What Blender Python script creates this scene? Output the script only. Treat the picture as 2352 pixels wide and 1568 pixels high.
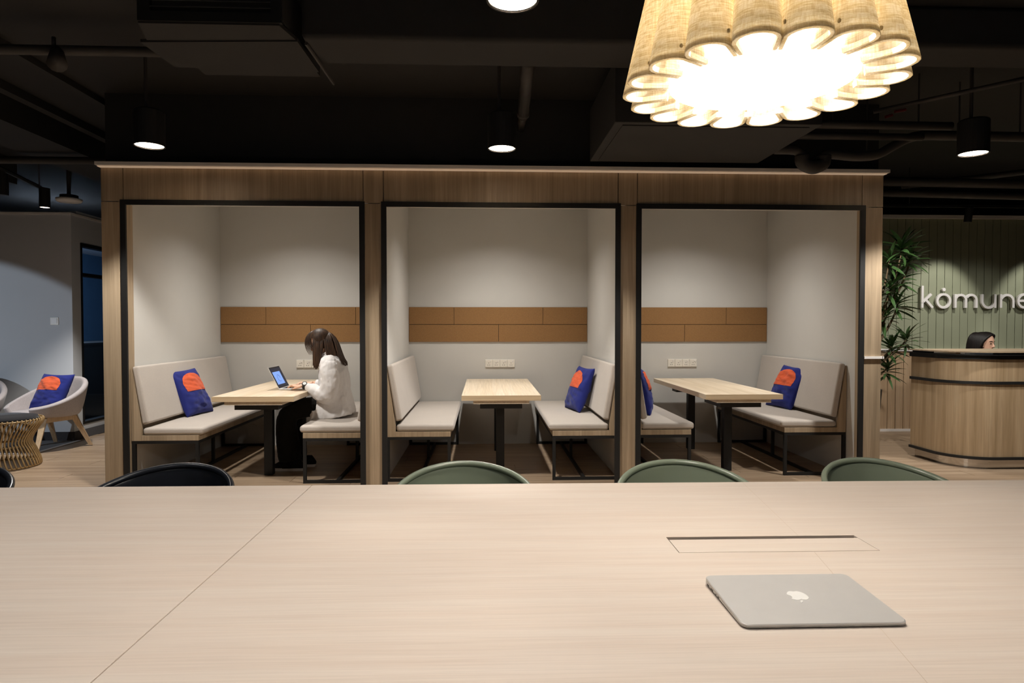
import bpy, bmesh, math, random
from mathutils import Vector, Matrix, noise as mnoise

random.seed(7)
for o in list(bpy.data.objects): bpy.data.objects.remove(o)
S = bpy.context.scene
COL = S.collection
PI = math.pi
rad = math.radians

# ------------------------------------------------------------------ camera, world, light, exposure
cam_d = bpy.data.cameras.new('camera'); cam = bpy.data.objects.new('camera', cam_d); COL.objects.link(cam)
cam_d.sensor_width = 36.0; cam_d.lens = 36.0 * 1510 / 2352; cam_d.clip_start = 0.05; cam_d.clip_end = 60
PITCH = math.atan(37 / 1510.0); YAW = math.atan(0.0425)
cam.location = (0, 0, 1.33); cam.rotation_euler = (PI / 2 - PITCH, 0, -YAW)
S.camera = cam
S.view_settings.view_transform = 'Standard'; S.view_settings.look = 'None'
S.view_settings.exposure = 0.0; S.view_settings.gamma = 1.0; S.view_settings.use_curve_mapping = False
S.cycles.use_denoising = True
S.cycles.max_bounces = 8; S.cycles.sample_clamp_indirect = 6.0; S.cycles.caustics_reflective = False; S.cycles.caustics_refractive = False
W = bpy.data.worlds.new('room_ambient'); S.world = W; W.use_nodes = True
W.node_tree.nodes['Background'].inputs[0].default_value = (0.80, 0.88, 1.0, 1)
W.node_tree.nodes['Background'].inputs[1].default_value = 0.045

def lamp(kind, name, loc, energy, color=(1, 1, 1), target=None, **kw):
    d = bpy.data.lights.new(name, kind); d.energy = energy; d.color = color
    o = bpy.data.objects.new(name, d); COL.objects.link(o); o.location = loc
    if target is not None:
        o.rotation_euler = (Vector(target) - Vector(loc)).to_track_quat('-Z', 'Y').to_euler()
    for k, v in kw.items(): setattr(d, k, v)
    return o

NEUT = (1.0, 0.96, 0.90); COOL = (0.72, 0.85, 1.0)
BOOTH_C = (-1.915, 0.145, 2.225)
for i, bx_ in enumerate(BOOTH_C):                                      # recessed lamps in the booth ceilings
    lamp('SPOT', 'booth_spot', (bx_, 6.45, 2.71), 108, NEUT, (bx_, 6.45, 0), spot_size=rad(104), spot_blend=1.0, shadow_soft_size=0.03)
    lamp('SPOT', 'booth_spill', (bx_, 6.45, 2.71), 36, NEUT, (bx_, 6.45, 0), spot_size=rad(128), spot_blend=0.55, shadow_soft_size=0.03)
DOWN = [(-2.30, 4.66, 2.575), (0.126, 4.63, 2.575), (3.52, 4.62, 2.575), (0.11, 2.53, 2.575)]
for i, p in enumerate(DOWN):
    lamp('SPOT', 'downlight_or_fill_beam', (p[0], p[1], p[2] - 0.03), (190, 190, 190, 60)[i], NEUT, (p[0], p[1], 0), spot_size=rad(112), spot_blend=0.35, shadow_soft_size=0.06)
for x, e in ((-2.4, 34), (-0.9, 24)): lamp('SPOT', 'downlight_or_fill_beam', (x, 2.15, 2.55), e * 0.9, NEUT, (x, 2.0, 0), spot_size=rad(110), spot_blend=0.7, shadow_soft_size=0.07)  # fill spots added out of view to brighten the table's left
lamp('SPOT', 'downlight_or_fill_beam', (2.6, 2.15, 2.55), 10, NEUT, (2.6, 2.0, 0), spot_size=rad(110), spot_blend=0.7, shadow_soft_size=0.07)  # one more unseen fill spot, added towards the table's right
for x, e in ((-3.3, 54), (-1.6, 48), (0.2, 26), (2.4, 20)):                                       # the same downlights over the table behind the frame
    lamp('SPOT', 'downlight_or_fill_beam', (x, 0.45, 2.55), e, NEUT, (x, 0.7, 0), spot_size=rad(110), spot_blend=0.7, shadow_soft_size=0.07)
lamp('SPOT', 'lounge_cool_beam', (-6.3, 4.6, 1.3), 115, COOL, (-6.2, 7.79, -0.33), spot_size=rad(84), spot_blend=0.06, shadow_soft_size=0.04)
lamp('SPOT', 'lounge_downlight_beam', (-4.05, 6.75, 2.55), 230, NEUT, (-4.05, 6.75, 0), spot_size=rad(92), spot_blend=0.5, shadow_soft_size=0.05)
for x in (5.68, 6.95):
    lamp('SPOT', 'sign_spot_beam', (x, 7.22, 2.56), 50, NEUT, (x, 8.03, 1.35), spot_size=rad(60), spot_blend=0.5, shadow_soft_size=0.03)
lamp('SPOT', 'desk_fill_beam', (4.9, 5.0, 2.9), 150, NEUT, (5.0, 6.6, 0.6), spot_size=rad(80), spot_blend=0.7, shadow_soft_size=0.06)  # unseen spots added as general fill on the reception side
lamp('SPOT', 'desk_fill_beam', (4.0, 6.5, 2.75), 110, NEUT, (4.6, 7.5, 0), spot_size=rad(95), spot_blend=0.6, shadow_soft_size=0.06)
lamp('SPOT', 'desk_fill_beam', (6.5, 5.6, 2.75), 60, NEUT, (5.9, 7.4, 0.9), spot_size=rad(70), spot_blend=0.7, shadow_soft_size=0.06)

# ------------------------------------------------------------------ materials
def lin(c):
    if isinstance(c, str):
        c = [int(c[i:i + 2], 16) / 255 for i in (0, 2, 4)]
    return tuple((x / 12.92 if x <= 0.04045 else ((x + 0.055) / 1.055) ** 2.4) for x in c[:3]) + (1.0,)

def new_mat(name):
    m = bpy.data.materials.new(name); m.use_nodes = True
    nt = m.node_tree; b = nt.nodes['Principled BSDF']
    return m, nt, b

def coords(nt, scale, rnd=True):
    tc = nt.nodes.new('ShaderNodeTexCoord'); mp = nt.nodes.new('ShaderNodeMapping'); mp.inputs['Scale'].default_value = scale
    if rnd:
        oi = nt.nodes.new('ShaderNodeObjectInfo'); mu = nt.nodes.new('ShaderNodeVectorMath'); mu.operation = 'MULTIPLY_ADD'
        cb = nt.nodes.new('ShaderNodeCombineXYZ')
        for i in range(3): nt.links.new(oi.outputs['Random'], cb.inputs[i])
        nt.links.new(cb.outputs[0], mu.inputs[0]); mu.inputs[1].default_value = (17.3, 9.1, 23.7)
        nt.links.new(tc.outputs['Object'], mu.inputs[2]); nt.links.new(mu.outputs[0], mp.inputs['Vector'])
    else:
        nt.links.new(tc.outputs['Object'], mp.inputs['Vector'])
    return mp.outputs[0]

def noise(nt, vec, scale, detail=4, rough=0.55, dist=0.0):
    n = nt.nodes.new('ShaderNodeTexNoise'); n.inputs['Scale'].default_value = scale; n.inputs['Detail'].default_value = detail
    n.inputs['Roughness'].default_value = rough; n.inputs['Distortion'].default_value = dist
    nt.links.new(vec, n.inputs['Vector']); return n.outputs['Fac']

def ramp(nt, fac, stops):
    r = nt.nodes.new('ShaderNodeValToRGB'); e = r.color_ramp.elements
    while len(e) < len(stops): e.new(0.5)
    for i, (p, c) in enumerate(stops): e[i].position = p; e[i].color = c if len(c) == 4 else lin(c)
    nt.links.new(fac, r.inputs['Fac']); return r.outputs['Color']

def mix(nt, a, b, fac, mode='MIX'):
    m = nt.nodes.new('ShaderNodeMix'); m.data_type = 'RGBA'; m.blend_type = mode
    for s, v in ((m.inputs[0], fac), (m.inputs[6], a), (m.inputs[7], b)):
        if hasattr(v, 'is_linked') or hasattr(v, 'links'): nt.links.new(v, s)
        else: s.default_value = v
    return m.outputs[2]

def bump(nt, b, h, strength=0.2, dist=0.01):
    n = nt.nodes.new('ShaderNodeBump'); n.inputs['Strength'].default_value = strength; n.inputs['Distance'].default_value = dist
    nt.links.new(h, n.inputs['Height']); nt.links.new(n.outputs[0], b.inputs['Normal'])

def mat_wood(name, dark, mid, light, axis, rough=0.45, k=1.0, rnd=True, fib=0.85):
    m, nt, b = new_mat(name)
    sc = [14 * k, 14 * k, 14 * k]; sc[axis] = 0.55 * k
    sf = [110 * k, 110 * k, 110 * k]; sf[axis] = 2.2 * k
    n1 = noise(nt, coords(nt, sc, rnd), 1.0, 5, 0.6, 0.6)
    n2 = noise(nt, coords(nt, sf, rnd), 1.0, 3, 0.6)
    c1 = ramp(nt, n1, [(0.28, lin(dark)), (0.5, lin(mid)), (0.72, lin(light))])
    c2 = ramp(nt, n2, [(0.35, (0.80, 0.79, 0.78, 1)), (0.6, (1, 1, 1, 1))])
    c = mix(nt, c1, c2, fib, 'MULTIPLY')
    nt.links.new(c, b.inputs['Base Color']); b.inputs['Roughness'].default_value = rough
    bump(nt, b, n2, 0.06 * fib, 0.002)
    return m

def mat_plain(name, c, rough=0.6, metal=0.0, var=0.06, vs=6.0, bumps=0.0, bs=300.0, spec=0.5):
    m, nt, b = new_mat(name)
    v = coords(nt, (1, 1, 1), False)
    n = noise(nt, v, vs, 4)
    a = lin(c); lo = tuple(x * (1 - var) for x in a[:3]) + (1,); hi = tuple(min(1, x * (1 + var)) for x in a[:3]) + (1,)
    nt.links.new(ramp(nt, n, [(0.3, lo), (0.7, hi)]), b.inputs['Base Color'])
    b.inputs['Roughness'].default_value = rough; b.inputs['Metallic'].default_value = metal
    b.inputs['Specular IOR Level'].default_value = spec
    if bumps: bump(nt, b, noise(nt, v, bs, 3), bumps, 0.003)
    return m

def mat_fabric(name, c, var=0.12, scale=420, sheen=0.2, bumps=0.25):
    m, nt, b = new_mat(name)
    v = coords(nt, (1, 1, 1), False)
    n = noise(nt, v, scale, 2); n2 = noise(nt, v, 5, 3)
    a = lin(c); lo = tuple(x * (1 - var) for x in a[:3]) + (1,); hi = tuple(min(1, x * (1 + var)) for x in a[:3]) + (1,)
    c1 = ramp(nt, n, [(0.3, lo), (0.7, hi)])
    c2 = ramp(nt, n2, [(0.3, (0.95, 0.95, 0.95, 1)), (0.7, (1, 1, 1, 1))])
    nt.links.new(mix(nt, c1, c2, 1.0, 'MULTIPLY'), b.inputs['Base Color'])
    b.inputs['Roughness'].default_value = 0.92; b.inputs['Sheen Weight'].default_value = sheen; b.inputs['Specular IOR Level'].default_value = 0.15
    bump(nt, b, n, bumps, 0.002)
    return m

def mat_emit(name, c, strength):
    m, nt, b = new_mat(name)
    b.inputs['Base Color'].default_value = lin(c); b.inputs['Emission Color'].default_value = lin(c); b.inputs['Emission Strength'].default_value = strength
    return m

M = {}
M['wood_v'] = mat_wood('oak_laminate_vertical', '96846c', 'aa967c', 'baa68c', 2)
M['wood_x'] = mat_wood('oak_laminate_lengthwise', '96846c', 'aa967c', 'baa68c', 0)
M['wood_desk'] = mat_wood('oak_desk_veneer', '98805f', 'ad9474', 'bca585', 2)
M['wood_table'] = mat_wood('pale_ash_booth_table', 'cdb99c', 'dac8ae', 'e2d3bd', 1)
M['wood_edge'] = mat_wood('pale_ash_edge_band', 'bfa684', 'ccb492', 'd6c2a2', 0)
M['wood_comm'] = mat_wood('bleached_oak_table', 'd8c7b9', 'dccdc0', 'e0d3c7', 0, 0.42, 1.6, rnd=False, fib=0.4)
M['wood_floor'] = mat_wood('oak_floor_plank', '8a745e', 'a38c74', 'b7a188', 0, 0.42)
M['wood_dado'] = mat_wood('dado_board', 'a58a6c', 'b89c7c', 'c8ae90', 2, 0.5)
M['wood_leg'] = mat_wood('beech_leg', 'b89a78', 'c8ac8a', 'd4ba98', 2, 0.5)
M['wall'] = mat_plain('warm_white_wall', 'cccac5', 0.85, 0, 0.03, 1.5, 0.08, 250)
M['wall_l'] = mat_plain('lounge_wall_paint', 'c6c8cb', 0.85, 0, 0.03, 1.2)
M['white'] = mat_plain('white_gloss_paint', 'e6e2de', 0.4, 0, 0.02)
M['plastic'] = mat_plain('white_plastic', 'e9e4da', 0.35, 0, 0.02)
M['black_wall'] = mat_plain('black_ceiling_paint', '22201e', 0.8, 0, 0.12, 2.0, 0.15, 40)
M['black_pipe'] = mat_plain('black_pipe_paint', '34302d', 0.6, 0, 0.15, 8.0)
M['black_metal'] = mat_plain('black_powder_coat', '100f0e', 0.6, 0.0, 0.1)
M['grey_metal'] = mat_plain('galvanised_metal', '7d7a76', 0.4, 0.8, 0.1)
M['chrome'] = mat_plain('mirror_steel', 'c9c4bd', 0.08, 1.0, 0.03)
M['seam'] = mat_plain('table_joint', 'cbb8a6', 0.6)
M['cork'] = mat_plain('cork_board', '926c42', 0.9, 0, 0.22, 260, 0.3, 300)
M['grey_fabric'] = mat_fabric('grey_bench_fabric', 'bbb2a9')
M['lounge_fabric'] = mat_fabric('grey_wool_felt', 'b5adad', 0.2, 260)
M['blue'] = mat_fabric('navy_blue_cotton', '272f78', 0.12, 500, 0.1)
M['orange'] = mat_fabric('orange_cotton', 'd8603c', 0.08, 500, 0.1)
M['green_wall'] = mat_plain('sage_green_board', '90947b', 0.7, 0, 0.03, 2.0)
M['green_chair'] = mat_plain('green_polypropylene', '767f6e', 0.27, 0, 0.04)
M['black_chair'] = mat_plain('black_polypropylene', '1b1e25', 0.28, 0, 0.05)
M['alu'] = mat_plain('brushed_aluminium', 'cbc8c5', 0.42, 0.25, 0.015, 30)
M['alu_dark'] = mat_plain('port_dark', '2a2724', 0.5, 0.3, 0.05)
M['logo'] = mat_plain('glossy_white_logo', 'f2f0ec', 0.2, 0, 0.01)
M['rattan'] = mat_wood('rattan_rod', '8a7048', 'a98a5c', 'bd9f70', 2, 0.45)
M['pad'] = mat_fabric('black_pad_fabric', '26262a')
M['rug'] = mat_fabric('charcoal_rug', '3f3c3e', 0.2, 200)
M['rug_edge'] = mat_fabric('pale_rug_binding', 'aaa198', 0.1, 300)
M['skin'] = mat_plain('skin', 'd6a98e', 0.5, 0, 0.04)
M['lip'] = mat_plain('lip', 'b0605a', 0.45, 0, 0.03)
M['eye'] = mat_plain('dark_eye', '1a1310', 0.25, 0, 0.02)
M['shirt'] = mat_fabric('white_cotton_shirt', 'dcd8d6', 0.03, 500, 0.1, 0.1)
M['blackcloth'] = mat_fabric('black_trouser_cloth', '15130f', 0.1, 400, 0.05, 0.1)
M['rubber'] = mat_plain('white_rubber_sole', 'cfc8c0', 0.6)
M['glass_dark'] = mat_plain('dark_glass', '10141c', 0.06, 0, 0.02, spec=0.6)
M['leaf'] = mat_plain('dracaena_leaf', '37522a', 0.4, 0, 0.25, 9.0)
M['stem'] = mat_plain('cane_bark', '6b5a41', 0.8, 0, 0.2, 30)
M['pot'] = mat_plain('dark_pot', '22221f', 0.5, 0, 0.1)
M['red'] = mat_plain('red_valve_paint', '6a1c1c', 0.5)
M['keys'] = mat_plain('black_keys', '1a1a1c', 0.5)
M['blueroom'] = mat_plain('blue_room_wall', '3b5870', 0.8, 0, 0.05)
M['lamp_on'] = mat_emit('downlight_lens', 'fff6ea', 7.0)
M['lamp_dim'] = mat_emit('dim_lamp_lens', 'fff4f0', 2.0)
M['bulb'] = mat_emit('warm_bulb', 'fff4e4', 430.0)
M['diffuser'] = mat_emit('opal_diffuser', 'fff6e8', 7.5)
M['screen_blue'] = mat_emit('screen_canvas_blue', '6f93d6', 0.75)
M['screen_dark'] = mat_emit('screen_interface_dark', '1c2030', 0.6)
M['screen_line'] = mat_emit('screen_line_dark', '30407a', 0.5)

def hair_mat(name, c1, c2, axis=2):
    m, nt, b = new_mat(name)
    n = noise(nt, coords(nt, (90, 90, 6), False), 1.0, 4)
    nt.links.new(ramp(nt, n, [(0.3, lin(c1)), (0.75, lin(c2))]), b.inputs['Base Color'])
    b.inputs['Roughness'].default_value = 0.5; b.inputs['Specular IOR Level'].default_value = 0.3
    bump(nt, b, n, 0.4, 0.004); return m
M['hair_brown'] = hair_mat('dark_brown_hair', '21160f', '553c29')
M['hair_black'] = hair_mat('black_hair', '0b0908', '231c18')

def shade_mat(tr=0.52, name='linen_shade'):
    m = bpy.data.materials.new(name); m.use_nodes = True; nt = m.node_tree
    out = nt.nodes['Material Output']; nt.nodes.remove(nt.nodes['Principled BSDF'])
    v1 = coords(nt, (26, 26, 260), False); v2 = coords(nt, (230, 230, 9), False)
    n1 = noise(nt, v1, 1.0, 4, 0.7); n2 = noise(nt, v2, 1.0, 4, 0.7)
    c1 = ramp(nt, n1, [(0.34, lin('dccfae')), (0.58, lin('fbf6ea'))]); c2 = ramp(nt, n2, [(0.34, lin('e4dbc6')), (0.58, (1, 1, 1, 1))])
    c = mix(nt, c1, c2, 0.8, 'MULTIPLY')
    d = nt.nodes.new('ShaderNodeBsdfDiffuse'); t = nt.nodes.new('ShaderNodeBsdfTranslucent'); mx = nt.nodes.new('ShaderNodeMixShader')
    nt.links.new(c, d.inputs[0]); nt.links.new(c, t.inputs[0]); mx.inputs[0].default_value = tr
    nt.links.new(d.outputs[0], mx.inputs[1]); nt.links.new(t.outputs[0], mx.inputs[2]); nt.links.new(mx.outputs[0], out.inputs[0])
    return m
M['linen'] = shade_mat()
M['hem'] = shade_mat(0.5, 'linen_hem')
M['eyelet_dot'] = shade_mat(0.85, 'translucent_eyelet')  # translucent bead standing in for light shining through an eyelet

def glass_mat():
    m = bpy.data.materials.new('clear_tinted_glass'); m.use_nodes = True; nt = m.node_tree
    out = nt.nodes['Material Output']; nt.nodes.remove(nt.nodes['Principled BSDF'])
    g = nt.nodes.new('ShaderNodeBsdfGlossy'); g.inputs['Roughness'].default_value = 0.02
    t = nt.nodes.new('ShaderNodeBsdfTransparent'); t.inputs[0].default_value = (0.72, 0.80, 0.88, 1)
    
    mx = nt.nodes.new('ShaderNodeMixShader'); mx.inputs[0].default_value = 0.10; nt.links.new(t.outputs[0], mx.inputs[1]); nt.links.new(g.outputs[0], mx.inputs[2])
    nt.links.new(mx.outputs[0], out.inputs[0]); return m
M['glass'] = glass_mat()

# ------------------------------------------------------------------ mesh helpers
class MB:
    def __init__(s): s.v = []; s.f = []
    def box(s, x0, x1, y0, y1, z0, z1):
        n = len(s.v)
        s.v += [(x0, y0, z0), (x1, y0, z0), (x1, y1, z0), (x0, y1, z0), (x0, y0, z1), (x1, y0, z1), (x1, y1, z1), (x0, y1, z1)]
        s.f += [tuple(n + i for i in q) for q in ((0, 3, 2, 1), (4, 5, 6, 7), (0, 1, 5, 4), (1, 2, 6, 5), (2, 3, 7, 6), (3, 0, 4, 7))]
        return s
    def prism(s, poly, axis, a0, a1):
        n = len(s.v); k = len(poly)
        for a in (a0, a1):
            for p, q in poly:
                s.v.append({0: (a, p, q), 1: (p, a, q), 2: (p, q, a)}[axis])
        s.f += [tuple(n + i for i in reversed(range(k))), tuple(n + k + i for i in range(k))]
        s.f += [(n + i, n + (i + 1) % k, n + k + (i + 1) % k, n + k + i) for i in range(k)]
        return s
    def loft(s, rings, cap=True, closed=True):
        n = len(s.v); k = len(rings[0])
        for r in rings: s.v += [tuple(p) for p in r]
        for i in range(len(rings) - 1):
            for j in range(k if closed else k - 1):
                a = n + i * k + j; b = n + i * k + (j + 1) % k
                s.f.append((a, b, b + k, a + k))
        if cap:
            s.f.append(tuple(n + j for j in reversed(range(k)))); s.f.append(tuple(n + (len(rings) - 1) * k + j for j in range(k)))
        return s
    def tube(s, path, r, n=8, flat=1.0, up=None):
        P = [Vector(p) for p in path]; R = r if isinstance(r, (list, tuple)) else [r] * len(P)
        rings = []; u = Vector(up) if up else None
        for i, p in enumerate(P):
            t = (P[min(i + 1, len(P) - 1)] - P[max(i - 1, 0)]).normalized()
            if u is None: u = Vector((0, 0, 1)) if abs(t.z) < 0.9 else Vector((1, 0, 0))
            a = t.cross(u)
            if a.length < 1e-5: a = t.orthogonal()
            a.normalize(); b = a.cross(t).normalized(); u = b
            rings.append([p + a * R[i] * math.cos(2 * PI * j / n) + b * R[i] * flat * math.sin(2 * PI * j / n) for j in range(n)])
        return s.loft(rings)
    def ell(s, c, r, nu=14, nv=10, mat=None):
        rings = []
        for i in range(1, nv):
            t = PI * i / nv
            rings.append([Vector((r[0] * math.sin(t) * math.cos(2 * PI * j / nu), r[1] * math.sin(t) * math.sin(2 * PI * j / nu), -r[2] * math.cos(t))) for j in range(nu)])
        c = Vector(c); rings = [[c + (mat @ p if mat else p) for p in q] for q in rings]
        return s.loft(rings)
    def lathe(s, prof, n=24, c=(0, 0, 0), cap=True):
        return s.loft([[(c[0] + r * math.cos(2 * PI * j / n), c[1] + r * math.sin(2 * PI * j / n), c[2] + z) for j in range(n)] for r, z in prof], cap)
    def grid(s, fn, nu, nv):
        n = len(s.v)
        for i in range(nu + 1):
            for j in range(nv + 1): s.v.append(tuple(fn(i / nu, j / nv)))
        for i in range(nu):
            for j in range(nv):
                a = n + i * (nv + 1) + j; s.f.append((a, a + nv + 1, a + nv + 2, a + 1))
        return s
    def xf(s, m, start=0):
        s.v = s.v[:start] + [tuple(m @ Vector(p)) for p in s.v[start:]]; return s

def obj(name, mb, mat, parent=None, smooth=False, bevel=0.0, seg=2, world=True, solid=0.0, sub=0, mesh=None, fixn=True):
    me = mesh
    if me is None:
        v = mb.v
        if parent is not None and world:
            L = Vector((0, 0, 0)); q = parent
            while q: L += q.location; q = q.parent
            v = [tuple(Vector(p) - L) for p in v]
        me = bpy.data.meshes.new(name); me.from_pydata(v, [], mb.f)
        if fixn:
            bm = bmesh.new(); bm.from_mesh(me); bmesh.ops.recalc_face_normals(bm, faces=bm.faces[:]); bm.to_mesh(me); bm.free()
        me.materials.append(M[mat])
        if smooth:
            me.polygons.foreach_set('use_smooth', [True] * len(me.polygons))
    o = bpy.data.objects.new(name, me); COL.objects.link(o)
    if parent is not None: o.parent = parent
    if solid:
        md = o.modifiers.new('thickness', 'SOLIDIFY'); md.thickness = solid; md.offset = 0
    if bevel:
        md = o.modifiers.new('bevel', 'BEVEL'); md.width = bevel; md.segments = seg; md.limit_method = 'ANGLE'; md.angle_limit = rad(40)
        if smooth is None or seg > 1:
            me.polygons.foreach_set('use_smooth', [True] * len(me.polygons))
            md.harden_normals = True
    if sub:
        md = o.modifiers.new('subdivision', 'SUBSURF'); md.levels = sub; md.render_levels = sub
    return o

def tag(o, label=None, cat=None, group=None, kind=None):
    if label: o['label'] = label
    if cat: o['category'] = cat
    if group: o['group'] = group
    if kind: o['kind'] = kind
    return o
def thing(name, loc, label, cat, group=None, rz=0.0):
    o = bpy.data.objects.new(name, None); COL.objects.link(o); o.location = loc; o.rotation_euler = (0, 0, rz); o.empty_display_size = 0.1
    return tag(o, label, cat, group)
def struct(name, mb, mat, **k):
    return tag(obj(name, mb, mat, **k), kind='structure')
def copy_tree(o, loc, label, rz=None, parent=None):
    c = o.copy(); COL.objects.link(c)
    if parent is None:
        c.location = loc
        if rz is not None: c.rotation_euler = (0, 0, rz)
        c['label'] = label
    else: c.parent = parent
    for ch in o.children: copy_tree(ch, None, None, None, c)
    return c
def remesh(o, vox, smooth_it=4, factor=0.5):
    md = o.modifiers.new('remesh', 'REMESH'); md.mode = 'VOXEL'; md.voxel_size = vox; md.use_smooth_shade = True
    if smooth_it:
        md = o.modifiers.new('smooth', 'SMOOTH'); md.iterations = smooth_it; md.factor = factor
    return o
def displace(o, size, strength, kind='CLOUDS'):
    t = bpy.data.textures.new('folds', kind)
    if kind == 'CLOUDS': t.noise_scale = size; t.noise_depth = 2
    md = o.modifiers.new('folds', 'DISPLACE'); md.texture = t; md.strength = strength; md.mid_level = 0.5; md.texture_coords = 'LOCAL'
    return o
def ring(c, ax, ay, rx, ry, n=16, e=1.0):
    c = Vector(c); ax = Vector(ax); ay = Vector(ay); pw = lambda v: math.copysign(abs(v) ** e, v)
    return [c + ax * rx * pw(math.cos(2 * PI * j / n)) + ay * ry * pw(math.sin(2 * PI * j / n)) for j in range(n)]
def bez(p0, p1, p2, p3, n=8):
    p0, p1, p2, p3 = map(Vector, (p0, p1, p2, p3)); out = []
    for i in range(n + 1):
        t = i / n; out.append(p0 * (1 - t) ** 3 + p1 * 3 * t * (1 - t) ** 2 + p2 * 3 * t * t * (1 - t) + p3 * t ** 3)
    return out
def catmull(pts, n=4, closed=True):
    P = [Vector(p) for p in pts]; k = len(P); out = []
    for i in range(k if closed else k - 1):
        a, b, c, d = (P[(i - 1) % k], P[i], P[(i + 1) % k], P[(i + 2) % k]) if closed else (P[max(i - 1, 0)], P[i], P[i + 1], P[min(i + 2, k - 1)])
        for j in range(n):
            t = j / n
            out.append(0.5 * ((2 * b) + (c - a) * t + (2 * a - 5 * b + 4 * c - d) * t * t + (3 * b - a - 3 * c + d) * t ** 3))
    if not closed: out.append(P[-1])
    return out

# ------------------------------------------------------------------ the setting
YF, YR, YB = 5.35, 5.57, 7.365                    # booth front, back of the portal reveal, booth back wall
fl = struct('floor', MB().box(-8, 8.5, -1.5, 13.05, -0.08, -0.006), 'wood_floor')
plank_me = {}
yrow = 2.62; r = 0
while yrow < 8.9:
    off = (r * 0.53) % 1.5; x = -5.7 - off
    while x < 7.6:
        w = 1.496
        if yrow > 8.1 and not (-5.2 < x < -3 or 4 < x): x += 1.5; continue
        if not (yrow < 5.0 and (x > 4.5 or x < -5)):
            if 'p' not in plank_me:
                p = obj('plank', MB().box(0, w, 0, 0.1985, -0.006, 0), 'wood_floor', fl, world=False); plank_me['p'] = p.data
            else:
                p = obj('plank', None, None, fl, mesh=plank_me['p'])
            p.location = (x, yrow, 0)
        x += 1.5
    yrow += 0.2; r += 1
struct('ceiling', MB().box(-8, 8.5, -1.5, 13.05, 3.18, 3.3), 'black_wall')
struct('ceiling_beam', MB().box(-1.0, 1.3, 3.68, 4.05, 2.90, 3.18).box(1.3, 8, 3.74, 4.05, 2.94, 3.18), 'black_wall', bevel=0.03)
struct('ceiling_beam_side', MB().box(-4.35, -3.8, 1.5, 7.6, 2.95, 3.18).box(-3.70, -3.62, 1.5, 7.0, 3.11, 3.18).box(-3.16, -3.10, 1.5, 7.0, 3.13, 3.18).box(-5.6, -5.2, 1.5, 7.6, 2.9, 3.18), 'black_wall')
struct('wall_bulkhead', MB().box(-3.02, 3.311, 5.42, 7.465, 2.75, 3.18).box(-3.02, 3.311, 5.42, 5.60, 2.60, 2.75), 'black_wall')
struct('ceiling_booth', MB().box(-3.02, 3.311, 5.60, 7.465, 2.72, 2.75), 'wall')
struct('wall_booth_back', MB().box(-3.02, 3.311, YB, 7.465, 0, 2.72), 'wall')
PX = [(-3.02, -2.894), (-0.933, -0.837), (1.162, 1.276), (3.218, 3.311)]
for nm, (a, b) in zip(('wall_booth_left', 'wall_partition_left', 'wall_partition_right', 'wall_booth_right'), PX):
    struct(nm, MB().box(a, b, YR, YB, 0, 2.72), 'wall')
# portal front: dark carcass with veneered panels, dark joints between them
wf = MB()
for a, b in PX: wf.box(a + 0.004, b - 0.004, YF + 0.018, YR - 0.001, 0, 2.30)
wf.box(-3.016, 3.307, YF + 0.018, YR, 2.33, 2.575)
front = struct('wall_booth_front', wf, 'black_metal')
for a, b in PX:                                                          # reveal boards
    for s in ((a, a + 0.004), (b - 0.004, b)):
        obj('reveal_panel', MB().box(s[0], s[1], YF + 0.018, YR, 0, 2.32), 'wood_v', front)
obj('reveal_panel', MB().box(-2.894, 3.218, YF + 0.018, YR, 2.316, 2.33), 'wall', front)
J = [(-3.02, -2.853), (-0.966, -0.811), (1.097, 1.25), (3.136, 3.311)]
for a, b in J:
    obj('panel', MB().box(a, b, YF, YF + 0.018, 0, 2.306), 'wood_v', front)
    obj('panel', MB().box(a, b, YF, YF + 0.018, 2.3125, 2.575), 'wood_v', front)
for i in range(3):
    obj('panel', MB().box(J[i][1] + 0.006, J[i + 1][0] - 0.006, YF, YF + 0.018, 2.30, 2.575), 'wood_v', front)
struct('trim_1', MB().box(-3.02, 3.316, 5.265, 5.60, 2.577, 2.602), 'white')       # pale cornice board
led = mat_emit('cove_led', 'ffe4c6', 0.20); M['led'] = led
obj('led_strip', MB().box(-3.02, 3.311, 5.30, 5.346, 2.572, 2.577), 'led', bpy.data.objects['trim_1'])
FR = [(-2.869, -0.957), (-0.825, 1.114), (1.244, 3.158)]
for i, (a, b) in enumerate(FR):                                             # black portal frames
    m = MB().box(a, a + 0.042, YF - 0.016, YF + 0.003, 0, 2.322).box(b - 0.042, b, YF - 0.016, YF + 0.003, 0, 2.322).box(a + 0.042, b - 0.042, YF - 0.016, YF + 0.003, 2.282, 2.322)
    struct('trim_%d' % (i + 2), m, 'black_metal')
for i, (a, b) in enumerate(((-2.894, -0.933), (-0.837, 1.162), (1.276, 3.218))):   # recessed booth lamps
    t = thing('recessed_lamp', (BOOTH_C[i], 6.45, 2.715), 'small round recessed lamp in the ceiling of the %s booth' % ('woman with laptop\'s', 'middle', 'last right-hand')[i], 'lamp')
    obj('lamp_ring', MB().lathe([(0.05, 0.0), (0.05, 0.008), (0.042, 0.008), (0.042, 0.0)], 20, t.location, cap=False), 'white', t)
    obj('lens', MB().lathe([(0.001, 0.006), (0.042, 0.006)], 20, t.location), 'lamp_on', t)
struct('trim_5', MB().box(3.158, 3.316, YF - 0.022, YF, 1.052, 1.072).box(3.311, 3.325, YF - 0.022, 7.4, 1.052, 1.072), 'white')   # white rail on the right post

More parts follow.
